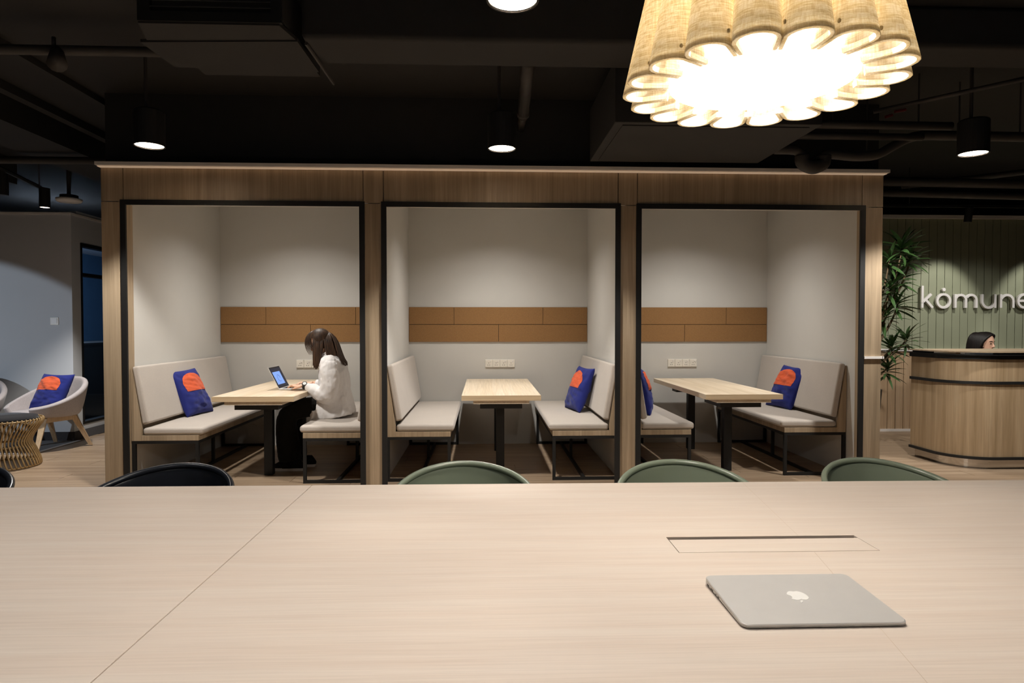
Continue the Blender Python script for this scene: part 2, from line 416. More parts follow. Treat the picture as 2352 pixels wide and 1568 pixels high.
# lounge side
wl = struct('wall_lounge', MB().box(-8, -4.745, 7.79, 7.9, 0, 2.6), 'wall_l')
struct('trim_6', MB().box(-8, -4.735, 7.78, 7.9, 2.6, 2.625), 'white')
struct('baseboard_lounge', MB().box(-8, -4.735, 7.778, 7.79, 0, 0.10), 'rug')
ws = MB().box(-4.745, -4.74, 7.79, 7.9, 0, 2.6).box(-4.84, -4.74, 7.9, 7.955, 0, 2.6).box(-4.84, -4.74, 7.955, 9.2, 2.30, 2.6).box(-4.84, -4.74, 7.955, 9.2, 0, 0.16).box(-4.84, -4.74, 9.1, 9.9, 0, 2.6)
struct('wall_lounge_side', ws, 'wall_l')
struct('trim_7', MB().box(-4.84, -4.732, 7.9, 9.9, 2.6, 2.625), 'white')
struct('baseboard_side', MB().box(-4.74, -4.728, 7.778, 9.9, 0, 0.10), 'rug')
w1 = tag(bpy.data.objects.new('window_1', None), kind='structure'); COL.objects.link(w1); w1.location = (-4.79, 8.5, 0.16)
obj('window_frame', MB().box(-4.83, -4.735, 7.955, 7.99, 0.16, 2.30).box(-4.83, -4.735, 9.06, 9.1, 0.16, 2.30).box(-4.83, -4.735, 7.99, 9.06, 2.26, 2.30).box(-4.83, -4.735, 7.99, 9.06, 0.16, 0.19).box(-4.83, -4.735, 7.99, 9.06, 1.91, 1.95), 'black_metal', w1)
obj('pane', MB().box(-4.79, -4.784, 7.99, 9.06, 0.19, 1.91), 'glass', w1)
obj('pane', MB().box(-4.79, -4.784, 7.99, 9.06, 1.95, 2.26), 'glass', w1)
struct('wall_inner_room', MB().box(-7.2, -7.1, 7.9, 13, 0, 2.6).box(-7.2, -4.84, 12.9, 13, 0, 2.6), 'blueroom')
struct('ceiling_inner_room', MB().box(-7.2, -4.745, 7.9, 13, 2.6, 2.66), 'wall_l')
lamp('AREA', 'inner_room_light', (-6.3, 9.8, 2.5), 110, (0.66, 0.80, 1.0), (-6.6, 10.6, 1.0), size=0.8)
t = thing('storage_cabinet', (-5.7, 9.4, 0), 'low dark storage cabinet behind the black framed window', 'cabinet')
obj('carcass', MB().box(-6.0, -5.4, 8.1, 11, 0, 1.06), 'black_metal', t, bevel=0.005)
obj('worktop', MB().box(-6.02, -5.38, 8.08, 11.02, 1.06, 1.09), 'alu_dark', t)
for k in range(4): obj('door', MB().box(-5.4, -5.385, 8.12 + 0.72 * k, 8.82 + 0.72 * k, 0.05, 1.03), 'black_metal', t)
t = thing('light_switch', (-4.937, 7.79, 1.38), 'white square light switch on the grey lounge wall', 'switch')
obj('plate', MB().box(-4.985, -4.893, 7.781, 7.79, 1.337, 1.423), 'plastic', t, bevel=0.003)
obj('rocker', MB().box(-4.972, -4.906, 7.776, 7.781, 1.35, 1.41), 'white', t, bevel=0.002)

struct('wall_far', MB().box(-8.1, 8.6, 13.05, 13.15, 0, 3.3), 'black_wall')
struct('wall_left', MB().box(-8.1, -8, -1.5, 13.05, 0, 3.3), 'black_wall')
struct('wall_right', MB().box(8.5, 8.6, -1.5, 13.05, 0, 3.3), 'black_wall')
# reception wall: separate boards, joints between them
YG = 8.03
wr = struct('wall_reception', MB().box(3.6, 8.4, YG + 0.022, YG + 0.12, 0, 2.68), 'black_metal')
x = 4.55; bu = bl = None
while x < 8.0:
    if bu is None:
        bu = obj('green_board', MB().box(0, 0.0965, YG, YG + 0.022, 1.03, 2.66), 'green_wall', wr, world=False)
        bl = obj('dado_board', MB().box(0, 0.0965, YG, YG + 0.022, 0.03, 1.01), 'wood_dado', wr, world=False)
    else:
        obj('green_board', None, None, wr, mesh=bu.data).location.x = x; obj('dado_board', None, None, wr, mesh=bl.data).location.x = x
    if x == 4.55: bu.location.x = x; bl.location.x = x
    x += 0.1024
struct('trim_8', MB().box(4.4, 8.4, YG - 0.025, YG + 0.022, 1.008, 1.036), 'white')
struct('trim_9', MB().box(4.4, 8.4, YG - 0.06, YG + 0.12, 2.66, 2.70), 'white')
struct('baseboard_reception', MB().box(4.4, 8.4, YG - 0.012, YG, 0, 0.03), 'white')

# ------------------------------------------------------------------ cork bands, sockets
def cork(name, x0, joints_top, joints_bot, x1, label):
    t = thing(name, ((x0 + x1) / 2, YB, 1.15), label, 'pinboard', 'cork pinboards on the booth back wall')
    obj('backing_board', MB().box(x0 + 0.003, x1 - 0.003, YB - 0.005, YB - 0.0004, 1.148, 1.531), 'black_metal', t)
    for z0, z1, js in ((1.342, 1.533, joints_top), (1.146, 1.337, joints_bot)):
        e = [x0] + js + [x1]
        for a, b in zip(e[:-1], e[1:]):
            obj('cork_panel', MB().box(a + 0.002, b - 0.002, YB - 0.014, YB - 0.0052, z0, z1), 'cork', t, bevel=0.0015, seg=1)
cork('cork_pinboard', -2.892, [-2.401, -1.421], [-1.915], -0.935, 'brown cork pinboard behind the woman with the laptop')
cork('cork_pinboard', -0.835, [-0.334, 0.660], [0.163], 1.160, 'brown cork pinboard on the back wall of the middle booth')
cork('cork_pinboard', 1.278, [1.767, 2.745], [2.267], 3.216, 'brown cork pinboard on the back wall of the booth nearest the reception')
def sockets(xc, label):
    t = thing('wall_socket', (xc, YB, 0.905), label, 'socket', 'socket rows on the booth back wall')
    for k in range(4):
        x0 = xc - 0.166 + k * 0.083
        pl = obj('socket_plate', MB().box(x0 + 0.0008, x0 + 0.0822, YB - 0.012, YB - 0.0005, 0.862, 0.948), 'plastic', t, bevel=0.003)
        obj('socket_hole', MB().box(x0 + 0.037, x0 + 0.042, YB - 0.0128, YB - 0.011, 0.905, 0.914).box(x0 + 0.026, x0 + 0.034, YB - 0.0128, YB - 0.011, 0.884, 0.889).box(x0 + 0.046, x0 + 0.054, YB - 0.0128, YB - 0.011, 0.884, 0.889), 'keys', pl)
        obj('rocker_switch', MB().box(x0 + 0.052, x0 + 0.064, YB - 0.017, YB - 0.011, 0.918, 0.938), 'white', pl, bevel=0.002)
sockets(-1.908, 'row of white wall sockets partly hidden by the woman\'s hair')
sockets(0.178, 'row of white wall sockets above the middle booth table')
sockets(2.245, 'row of white wall sockets beside the cushion booth nearest the reception')

# ------------------------------------------------------------------ benches
def bench(xw, xi, y0, label, y1=7.355):
    """xw: wall plane, xi: inner edge of the seat board"""
    s = 1 if xi > xw else -1; D = abs(xi - xw)
    t = thing('booth_bench', (xw + s * D / 2, (y0 + y1) / 2, 0), label, 'bench', 'upholstered benches in the booths')
    X = lambda d: xw + s * d
    def pz(poly): return [(X(d), z) for d, z in poly]
    def bx(m, d0, d1, ya, yb, z0, z1): a, b = sorted((X(d0), X(d1))); return m.box(a, b, ya, yb, z0, z1)
    fm = MB()
    for ya in (y0, y1 - 0.025):
        bx(fm, 0.008, D, ya, ya + 0.025, 0.357, 0.381); bx(fm, 0.008, D, ya, ya + 0.025, 0, 0.025)
        for d in (0.008, D - 0.026): bx(fm, d, d + 0.026, ya, ya + 0.025, 0.025, 0.357)
    for d in (0.008, D - 0.026): bx(fm, d, d + 0.026, y0 + 0.025, y1 - 0.025, 0.357, 0.381)
    bx(fm, D * 0.5, D * 0.5 + 0.026, y0 + 0.025, y1 - 0.025, 0, 0.025)
    bx(fm, D * 0.5, D * 0.5 + 0.026, (y0 + y1) / 2 - 0.013, (y0 + y1) / 2 + 0.013, 0.025, 0.357)
    obj('metal_frame', fm, 'black_metal', t)
    obj('end_panel', MB().prism(pz([(0.004, 0.382), (0.086, 0.382), (0.086, 0.478), (0.010, 0.975), (0.004, 0.975)]), 1, y0, y0 + 0.018), 'wood_v', t)
    obj('back_board', MB().prism(pz([(0.004, 0.478), (0.066, 0.478), (0.006, 0.94), (0.004, 0.94)]), 1, y0 + 0.018, y1), 'wood_x', t)
    m = MB(); bx(m, 0.086, D, y0, y0 + 0.018, 0.382, 0.4255); bx(m, D - 0.018, D, y0 + 0.018, y1, 0.382, 0.4255); bx(m, 0.086, D - 0.018, y0 + 0.018, y1, 0.40, 0.4255)
    obj('seat_board', m, 'wood_v', t, bevel=0.001, seg=1)
    m = MB(); bx(m, 0.09, D + 0.030, y0 + 0.003, y1 - 0.005, 0.4265, 0.487)
    obj('seat_cushion', m, 'grey_fabric', t, bevel=0.024, seg=4)
    obj('back_cushion', MB().prism(pz([(0.086, 0.510), (0.142, 0.524), (0.062, 1.000), (0.008, 0.990)]), 1, y0 + 0.003, y1 - 0.005), 'grey_fabric', t, bevel=0.02, seg=4)
    return t
bench(-2.894, -2.352, 5.50, 'grey booth bench with blue cushion facing the woman with a laptop')
bench(-0.933, -1.522, 5.57, 'grey booth bench on which the woman in white sits')
bench(-0.837, -0.286, 5.60, 'grey booth bench without cushion at the middle table')
bench(1.162, 0.5875, 5.60, 'grey booth bench with a cushion seen edge-on, right of the middle table')
bench(1.276, 1.798, 5.62, 'grey booth bench half hidden behind the pillar between the middle and last booths')
bench(3.218, 2.655, 5.69, 'grey booth bench with blue cushion, closest to the reception desk')

# ------------------------------------------------------------------ booth tables
def booth_table(xc, label):
    t = thing('booth_table', (xc, 6.4, 0), label, 'table', 'wooden booth tables')
    y0, y1 = 5.52, 7.25
    obj('table_top', MB().box(xc - 0.335, xc + 0.335, y0, y1, 0.696, 0.740), 'wood_table', t, bevel=0.002, seg=1)
    obj('edge_band', MB().box(xc - 0.335, xc + 0.335, y0 - 0.0015, y0, 0.6965, 0.7395), 'wood_edge', t)
    obj('under_board', MB().box(xc - 0.237, xc + 0.237, y0 + 0.010, y1 - 0.1, 0.668, 0.6955), 'wood_table', t)
    for yy in (5.93, 6.98):
        lg = obj('leg', MB().box(xc - 0.037, xc + 0.037, yy - 0.037, yy + 0.037, 0, 0.62), 'black_metal', t, bevel=0.003, seg=1)
        obj('bracket', MB().box(xc - 0.18, xc + 0.18, yy - 0.33 if yy < 6.5 else yy - 0.08, yy + 0.08, 0.62, 0.6675), 'black_metal', lg)
    return t
booth_table(-1.915, 'wooden booth table carrying the open laptop')
booth_table(0.145, 'empty wooden booth table seen end-on in the middle booth')
booth_table(2.225, 'empty wooden booth table nearest the reception desk')

# ------------------------------------------------------------------ cushions
def pill(u, v, Wd, Hh, T, side, seed):
    eu = max(0.0, 1 - u * u); ev = max(0.0, 1 - v * v)
    th = T * (eu ** 0.42) * (ev ** 0.42)
    x = u * Wd * (1 - 0.07 * ev); z = v * Hh * (1 - 0.06 * eu)
    n = mnoise.noise(Vector((u * 1.7 + seed, v * 2.3, seed * 1.3))) * 0.017 + mnoise.noise(Vector((u * 2.5 + v * 3 + seed, v * 5, 4.1))) * 0.010 + mnoise.noise(Vector((u * 6 + v * 4 + seed, v * 11 - u * 3, 9.7))) * 0.0035
    n *= min(1, 2.2 * eu) * min(1, 2.2 * ev)
    return Vector((x, -side * (th + n), z))
def cushion(loc, rz, lean, tilt, label, seed, uc, roll=0.0, flip=1, Wd=0.226, Hh=0.226, T=0.072):
    """bottom centre at loc; front faces local -Y; uc: centre of the orange arch across"""
    shm = Matrix.Identity(4); shm[0][2] = roll
    mtx = Matrix.Rotation(rz, 4, 'Z') @ Matrix.Rotation(lean, 4, 'X') @ shm @ Matrix.Translation((0, 0, Hh * 0.99))
    t = thing('cushion', loc, label, 'cushion', 'blue and orange cushions')
    m = MB()
    for sd in (1, -1): m.grid(lambda a, b: pill(2 * a - 1, 2 * b - 1, Wd, Hh, T, sd, seed), 40, 40)
    m.xf(mtx)
    o = obj('cover', m, 'blue', t, smooth=True, world=False)
    bm = bmesh.new(); bm.from_mesh(o.data); bmesh.ops.remove_doubles(bm, verts=bm.verts[:], dist=0.0008); bmesh.ops.recalc_face_normals(bm, faces=bm.faces[:]); bm.to_mesh(o.data); bm.free()
    o.data.polygons.foreach_set('use_smooth', [True] * len(o.data.polygons))
    p = MB(); hw = 0.80; v0 = 0.02; h = 0.82
    def arch(a, b):
        v = v0 + h * b
        k = 0.35; w = hw if b < k else hw * math.sqrt(max(0.0, 1 - ((b - k) / (1 - k)) ** 2))
        u = max(-0.97, min(0.97, uc + w * (2 * a - 1)))
        q = pill(u, v, Wd, Hh, T, 1, seed); q.y -= 0.0022; return q
    p.grid(arch, 34, 34); p.xf(mtx)
    obj('arch_patch', p, 'orange', t, smooth=True, world=False, fixn=False)
    return t
cushion((-2.69, 6.35, 0.486), rad(83), rad(-15.7), 0, 'blue and orange cushion leaning across the table from the woman', 1.0, 0.12, -0.255)
cushion((0.875, 6.50, 0.486), rad(-79), rad(-16), 0, 'blue and orange cushion seen edge-on in the middle booth', 2.3, -0.14, 0.18)
cushion((1.60, 6.28, 0.482), rad(76), rad(-15), 0, 'blue and orange cushion half hidden behind the pillar between the middle and last booths', 3.7, 0.1, 0)
cushion((3.02, 6.625, 0.486), rad(-82), rad(-16), 0, 'blue and orange cushion on the bench nearest the reception', 5.2, -0.10, 0.29)

# ------------------------------------------------------------------ communal table
TR = rad(-0.65)
tb = thing('communal_table', (0.0, 1.70, 0), 'long pale wooden communal table filling the foreground with a silver laptop', 'table', rz=TR)
YT0, YT1 = -0.70, 0.695                       # local, about the centre line
gx = -0.632; fx0, fx1, fy0, fy1 = 0.497, 1.02, -0.050, 0.074
obj('table_leaf', MB().box(-3.0, gx - 0.002, YT0, YT1, 0.722, 0.750), 'wood_comm', tb, world=False, bevel=0.001, seg=1)
m = MB().box(gx + 0.002, fx0, YT0, YT1, 0.722, 0.750).box(fx1, 2.6, YT0, YT1, 0.722, 0.750).box(fx0, fx1, YT0, fy0, 0.722, 0.750).box(fx0, fx1, fy1, YT1, 0.722, 0.750)
# (one leaf with the cable opening cut out of it)
lv = bpy.data.meshes.new('table_leaf')
def leaf_with_hole():
    X = [gx + 0.002, fx0, fx1, 2.6]; Y = [YT0, fy0, fy1, YT1]; mb = MB()
    for z in (0.722, 0.750):
        for yy in Y:
            for xx in X: mb.v.append((xx, yy, z))
    I = lambda i, j, k: k * 16 + j * 4 + i
    for j in range(3):
        for i in range(3):
            if (i, j) == (1, 1): continue
            mb.f.append((I(i, j, 1), I(i + 1, j, 1), I(i + 1, j + 1, 1), I(i, j + 1, 1))); mb.f.append((I(i, j, 0), I(i, j + 1, 0), I(i + 1, j + 1, 0), I(i + 1, j, 0)))
    for i in range(3):
        mb.f.append((I(i, 0, 0), I(i + 1, 0, 0), I(i + 1, 0, 1), I(i, 0, 1))); mb.f.append((I(i, 3, 0), I(i, 3, 1), I(i + 1, 3, 1), I(i + 1, 3, 0)))
        mb.f.append((I(0, i, 0), I(0, i, 1), I(0, i + 1, 1), I(0, i + 1, 0))); mb.f.append((I(3, i, 0), I(3, i + 1, 0), I(3, i + 1, 1), I(3, i, 1)))
    mb.f += [(I(1, 1, 0), I(1, 1, 1), I(2, 1, 1), I(2, 1, 0)), (I(1, 2, 0), I(2, 2, 0), I(2, 2, 1), I(1, 2, 1)), (I(1, 1, 0), I(1, 2, 0), I(1, 2, 1), I(1, 1, 1)), (I(2, 1, 0), I(2, 1, 1), I(2, 2, 1), I(2, 2, 0))]
    return mb
obj('table_leaf', leaf_with_hole(), 'wood_comm', tb, world=False)
obj('cable_flap', MB().box(fx0 + 0.0018, fx1 - 0.0018, fy0 + 0.0018, fy1 - 0.023, 0.728, 0.7502), 'wood_comm', tb, world=False)
obj('seam_line', MB().prism([(0.845, -0.055), (0.846, -0.055), (0.7215, -0.695), (0.7205, -0.695)], 2, 0.7499, 0.75025).prism([(0.865, 0.08), (0.866, 0.08), (0.9465, 0.69), (0.9455, 0.69)], 2, 0.7499, 0.7501), 'seam', tb, world=False)
obj('cable_tray', MB().box(fx0 - 0.01, fx1 + 0.01, fy0 - 0.01, fy1 + 0.01, 0.64, 0.645).box(fx0 - 0.01, fx1 + 0.01, fy1 + 0.002, fy1 + 0.008, 0.645, 0.721).box(fx0 - 0.01, fx1 + 0.01, fy0 - 0.008, fy0 - 0.002, 0.645, 0.721), 'black_metal', tb, world=False)
obj('brush_strip', MB().box(fx0 + 0.002, fx1 - 0.002, fy1 - 0.021, fy1 - 0.010, 0.715, 0.728), 'keys', tb, world=False)
for xx, yy in ((-2.9, -0.6), (-2.9, 0.5), (-0.7, -0.6), (-0.7, 0.35), (2.4, -0.6), (2.4, 0.5)):
    obj('leg', MB().box(xx - 0.035, xx + 0.035, yy - 0.035, yy + 0.035, 0, 0.7215), 'black_metal', tb, world=False)
obj('under_frame', MB().box(-2.9, 2.4, -0.61, -0.57, 0.66, 0.7215).box(-2.9, 2.4, 0.48, 0.52, 0.66, 0.7215), 'black_metal', tb, world=False)

# ------------------------------------------------------------------ closed laptop on the communal table
def rrect(x0, x1, y0, y1, r, n=6):
    out = []
    for cx, cy, a0 in ((x1 - r, y1 - r, 0), (x0 + r, y1 - r, 90), (x0 + r, y0 + r, 180), (x1 - r, y0 + r, 270)):
        for i in range(n + 1):
            a = rad(a0 + 90 * i / n); out.append((cx + r * math.cos(a), cy + r * math.sin(a)))
    return out
lt = thing('laptop', (0.656, 1.333, 0.7505), 'closed silver laptop with a white fruit logo on the communal table', 'laptop', rz=rad(-0.4))
oc = rrect(-0.1625, 0.1625, -0.1135, 0.1135, 0.016)
hz = lambda y: 0.0035 + (y + 0.1135) / 0.227 * 0.0085           # wedge
def slab(z0f, z1f, inset0=0.0, inset1=0.0):
    m = MB(); sc = lambda p, i: (p[0] * (1 - i / 0.16), p[1] * (1 - i / 0.11))
    rings = []
    for zf, ins in ((z0f, inset0), (lambda y: z0f(y) * 0.7 + z1f(y) * 0.3, 0), (lambda y: z0f(y) * 0.3 + z1f(y) * 0.7, 0), (z1f, inset1)):
        rings.append([(sc(p, ins)[0], sc(p, ins)[1], zf(sc(p, ins)[1])) for p in oc])
    return m.loft(rings)
obj('laptop_base', slab(lambda y: 0.002, hz, 0.004, 0.0), 'alu', lt, world=False)
obj('laptop_lid', slab(lambda y: hz(y) + 0.0008, lambda y: hz(y) + 0.0052, 0.0, 0.0015), 'alu', lt, world=False)
pm = MB()
for yy, l in ((0.085, 0.012), (0.06, 0.014), (0.035, 0.005), (0.02, 0.009)): pm.box(-0.1629, -0.1615, yy - l / 2, yy + l / 2, 0.004, 0.0075)
obj('port', pm, 'alu_dark', lt, world=False)
for xx in (-0.12, 0.12):
    for yy in (-0.085, 0.085): obj('foot', MB().lathe([(0.006, -0.0002), (0.006, 0.0022)], 10, (xx, yy, 0)), 'keys', lt, world=False)
ap = [(0, .33), (.10, .385), (.22, .40), (.34, .345), (.41, .27), (.34, .18), (.305, .06), (.335, -.06), (.43, -.14), (.385, -.27), (.29, -.41), (.18, -.48), (.08, -.465), (0, -.435), (-.08, -.465), (-.18, -.48), (-.30, -.40), (-.40, -.22), (-.44, -.02), (-.415, .18), (-.33, .32), (-.20, .39), (-.08, .365)]
ap = [(p.x, p.y) for p in catmull([(a, b, 0) for a, b in ap], 3)]
lf = [(p.x, p.y) for p in catmull([(0.0, .43, 0), (.03, .56, 0), (.16, .68, 0), (.15, .55, 0), (.08, .46, 0)], 3)]
lm = MB()
for poly in (ap, lf):
    n = len(lm.v); q = [(-a * 0.046, -b * 0.046 + 0.004) for a, b in poly]
    zz = lambda y, d: hz(y) + 0.0052 + d
    lm.loft([[(x, y, zz(y, 0.0)) for x, y in q], [(x, y, zz(y, 0.0004)) for x, y in q]])
tag(obj('logo', lm, 'logo', lt, world=False), 'glossy white fruit logo')

# ------------------------------------------------------------------ chairs around the communal table
def make_chair(loc, rz, mat, label, group):
    t = thing('tub_chair', loc, label, 'chair', group, rz)
    # local: faces -Y (towards the table), back at +Y
    def shell(a, b):
        ph = rad(-128 + 256 * a)                  # 0 = back
        rx = 0.262; ry = 0.255
        top = 0.655 + 0.115 * max(0.0, math.cos(ph * 0.62)) ** 1.6 if True else 0
        top = 0.66 + 0.108 * (0.5 + 0.5 * math.cos(min(PI, abs(ph) * 1.25)))
        fl_ = 0.445
        if b < 0.45:                                    # seat pan out from the middle
            k = b / 0.45; rr = 0.80 * k; z = fl_ + 0.008 * k * k
        else:
            k = (b - 0.45) / 0.55; rr = 0.80 + 0.20 * (1 - (1 - k) ** 2.2); z = fl_ + 0.008 + (top - fl_ - 0.008) * (k ** 1.25)
        return (math.sin(ph) * rx * rr, math.cos(ph) * ry * rr + 0.02 * max(0, (z - 0.6) * 4), z)
    sh = obj('shell', MB().grid(shell, 40, 16), mat, t, smooth=True, world=False, solid=0.011, sub=1)
    rim = [Vector(shell(i / 44, 1.0)) for i in range(45)]
    obj('rim', MB().tube(rim, 0.0125, 8), mat, sh, smooth=True, world=False)
    obj('seat_front', MB().grid(lambda a, b: (lambda s: (s * 0.20 * (1 - 0.15 * b), -0.02 - 0.20 * b, 0.447 - 0.012 * b * b * 2))(2 * a - 1), 10, 8), mat, t, smooth=True, world=False, solid=0.011)
    for sx in (-1, 1):
        for sy in (-1, 1):
            obj('leg', MB().tube([(sx * 0.17, sy * 0.15, 0.445), (sx * 0.215, sy * 0.215, 0.0)], [0.016, 0.011], 10), 'wood_leg', t, smooth=True, world=False)
    obj('leg_frame', MB().tube([(-0.18, -0.16, 0.42), (0.18, 0.16, 0.42)], 0.012, 8).tube([(-0.18, 0.16, 0.42), (0.18, -0.16, 0.42)], 0.012, 8), 'wood_leg', t, world=False)
    return t
GC = 'chairs along the far side of the communal table'
ch = make_chair((-0.075, 2.40, 0), rad(2), 'green_chair', 'green tub chair in front of the middle booth', GC)
copy_tree(ch, (0.765, 2.395, 0), 'green tub chair in front of the pillar between the middle and last booth', rad(-2))
copy_tree(ch, (1.575, 2.40, 0), 'green tub chair closest to the reception desk', rad(5))
cb = make_chair((-1.20, 2.41, 0), rad(-3), 'black_chair', 'black tub chair in front of the booth where the woman sits', GC)
copy_tree(cb, (-2.02, 2.42, 0), 'black tub chair in front of the rattan stool, cut by the picture edge', rad(4))

# ------------------------------------------------------------------ pleated pendant lamp over the table
LX, LY, LZ, LR = 0.715, 1.685, 1.944, 0.352
pl = thing('pendant_lamp', (LX, LY, LZ), 'large pleated linen pendant lamp glowing over the communal table', 'lamp')
NP = 18; half = PI / NP
def petal(n=9, R=LR, rin=0.238):
    hw = (R * math.sin(half)) / (1 + math.sin(half)) * 0.985; rc = R - hw
    pts = []
    for i in range(5):
        q = rin + (rc * math.cos(half) - rin) * i / 5; a = -half + 0.0014 / q; pts.append((q * math.cos(a) if True else q, q * math.sin(a)))
    for i in range(n + 1):
        a = -PI / 2 + PI * i / n; pts.append((rc + hw * math.cos(a), hw * math.sin(a)))
    for i in reversed(range(5)):
        q = rin + (rc * math.cos(half) - rin) * i / 5; a = half - 0.0014 / q; pts.append((q * math.cos(a), q * math.sin(a)))
    return pts
PP = petal()
SH = 0.46
def ribbon(z0, z1, nz, off, th):
    m = MB(); P2 = [Vector((a, b, 0)) for a, b in PP]; k = len(P2)
    nor = []
    for i in range(k):
        d = (P2[min(i + 1, k - 1)] - P2[max(i - 1, 0)]).normalized(); nor.append(Vector((d.y, -d.x, 0)))
    rings = []
    for j in range(nz + 1):
        z = z0 + (z1 - z0) * j / nz; sc = 1 - 0.30 * z / SH
        o_ = [((p + n_ * (off + th / 2)) * sc).to_tuple()[:2] + (z,) for p, n_ in zip(P2, nor)]
        i_ = [((p + n_ * (off - th / 2)) * sc).to_tuple()[:2] + (z,) for p, n_ in zip(P2, nor)]
        rings.append(o_ + i_[::-1])
    return m.loft(rings)
pm0 = hm0 = pin0 = None
for k in range(NP):
    a = 2 * PI * k / NP + 0.09
    if pm0 is None:
        p = obj('pleat', ribbon(0, SH, 8, 0, 0.0016), 'linen', pl, smooth=True, world=False); pm0 = p.data
        h = obj('hem', ribbon(-0.001, 0.012, 1, -0.0050, 0.0080), 'hem', p, smooth=False, world=False); hm0 = h.data
        pin0 = [obj('eyelet_dot', MB().ell((LR * 0.905, s * LR * 0.158, 0.024), (0.004, 0.003, 0.005), 8, 6), 'eyelet_dot', p, world=False).data for s in (-1, 1)]
    else:
        p = obj('pleat', None, None, pl, mesh=pm0); obj('hem', None, None, p, mesh=hm0); [obj('eyelet_dot', None, None, p, mesh=q) for q in pin0]
    p.rotation_euler = (0, 0, a)
obj('diffuser', MB().lathe([(0.001, 0.016), (0.232, 0.016), (0.232, 0.022), (0.001, 0.022)], 36, (0, 0, 0)), 'diffuser', pl, world=False)
for k in range(4): obj('bulb', MB().ell((0.13 * math.cos(k * PI / 2 + .4), 0.13 * math.sin(k * PI / 2 + .4), 0.25), (0.035, 0.035, 0.045)), 'bulb', pl, smooth=True, world=False)
obj('top_plate', MB().lathe([(0.001, SH - 0.02), (0.20, SH - 0.02), (0.20, SH), (0.001, SH)], 36, (0, 0, 0)), 'white', pl, world=False)
obj('cord', MB().tube([(0, 0, SH), (0, 0, 3.19 - LZ)], 0.006, 8), 'black_pipe', pl, world=False)
lamp('POINT', 'pendant_bulb_light', (LX, LY, LZ - 0.004), 22, (1.0, 0.96, 0.90), shadow_soft_size=0.02)

# ------------------------------------------------------------------ ceiling services
LN = ['black cylinder downlight hanging above the bench with the blue cushion, before the portal', 'black cylinder downlight hanging before the middle booth', 'black cylinder downlight hanging towards the reception desk', 'black cylinder downlight hanging over the communal table, cut by the picture top']
for i, (x, y, z) in enumerate(DOWN):
    t = thing('downlight', (x, y, z), LN[i], 'lamp', 'black cylinder downlights')
    obj('housing', MB().lathe([(0.092, -0.012), (0.100, -0.012), (0.100, 0.22), (0.09, 0.23), (0.001, 0.23), ], 28, (0, 0, 0), cap=False), 'black_metal', t, world=False)
    obj('lens', MB().lathe([(0.001, -0.004), (0.093, -0.004)], 28, (0, 0, 0)), 'lamp_on', t, world=False)
    obj('rod', MB().tube([(-0.02, 0, 0.23), (-0.02, 0, 3.18 - z)], 0.012, 8), 'black_pipe', t, world=False)
def pipe(name, pts, r, label, cat='pipe', mat='black_pipe', collars=(), group='black painted pipes', n=10):
    t = thing(name, pts[0], label, cat, group)
    obj('pipe_run', MB().tube(pts, r, n), mat, t, smooth=True)
    for c, d, rr in collars: obj('collar', MB().tube([c, tuple(a + b for a, b in zip(c, d))], rr, 12), mat, t, smooth=True)
    return t
def hangers(t, pts):
    for p in pts: obj('hanger_rod', MB().tube([p, (p[0], p[1], 3.185)], 0.006, 6), 'black_pipe', t)
pipe('ceiling_pipe', [(0.27, 4.05, 2.94), (0.30, 5.0, 2.94)], 0.042, 'black pipe running away behind the middle downlight', collars=[((0.30, 5.0, 2.94), (0.0, 0.05, 0), 0.05), ((0.30, 5.05, 2.94), (0.0, 0.37, 0), 0.032)])
t = pipe('ceiling_pipe', [(-6.5, 4.2, 3.02), (-2.0, 4.2, 3.02)], 0.03, 'black sprinkler pipe crossing above the lounge side')
obj('sprinkler_head', MB().tube([(-2.62, 4.2, 3.02), (-2.56, 4.1, 2.90)], [0.035, 0.055], 12).tube([(-2.64, 4.2, 3.05), (-2.64, 4.2, 3.10)], 0.012, 6), 'black_pipe', t, smooth=True)
hangers(t, [(-5.4, 4.2, 3.0), (-3.6, 4.2, 3.0)])
pipe('ceiling_pipe', [(-7.5, 6.4, 2.88), (-3.05, 6.4, 2.88)], 0.035, 'black pipe level with the cornice on the lounge side')
t = pipe('drain_pipe', catmull([(2.19, 4.9, 2.655), (2.35, 4.9, 2.65), (2.41, 4.9, 2.60), (2.42, 4.9, 2.55), (2.485, 4.9, 2.525), (2.55, 4.9, 2.55), (2.555, 4.9, 2.60), (2.61, 4.9, 2.625), (2.80, 4.9, 2.61), (2.98, 4.9, 2.625), (3.12, 4.9, 2.70), (3.27, 4.9, 2.765), (3.5, 4.9, 2.775), (4.3, 4.9, 2.77), (6.0, 4.9, 2.76)], 3, False), 0.036, 'black drain pipe with a U bend hanging before the cornice')
obj('trap', MB().tube(catmull([(2.40, 4.9, 2.61), (2.41, 4.9, 2.555), (2.485, 4.9, 2.525), (2.56, 4.9, 2.555), (2.57, 4.9, 2.61)], 5, False), 0.052, 14), 'black_pipe', t, smooth=True)
hangers(t, [(3.62, 4.9, 2.80), (4.1, 4.9, 2.79), (2.9, 4.9, 2.63)])
t = pipe('ceiling_pipe', [(2.0, 4.75, 2.80), (3.45, 4.75, 2.80)], 0.030, 'upper black insulated pipe above the drain bend')
t2 = pipe('ceiling_pipe', [(2.2, 4.85, 2.745), (3.3, 4.85, 2.745)], 0.026, 'lower black insulated pipe above the drain bend')
hangers(t, [(2.55, 4.75, 2.83), (3.2, 4.75, 2.83)])
obj('valve_handle', MB().tube([(2.95, 4.75, 2.86), (3.0, 4.75, 2.875)], 0.012, 6).tube([(3.02, 4.75, 2.90), (3.10, 4.75, 2.915)], 0.012, 6), 'red', t)
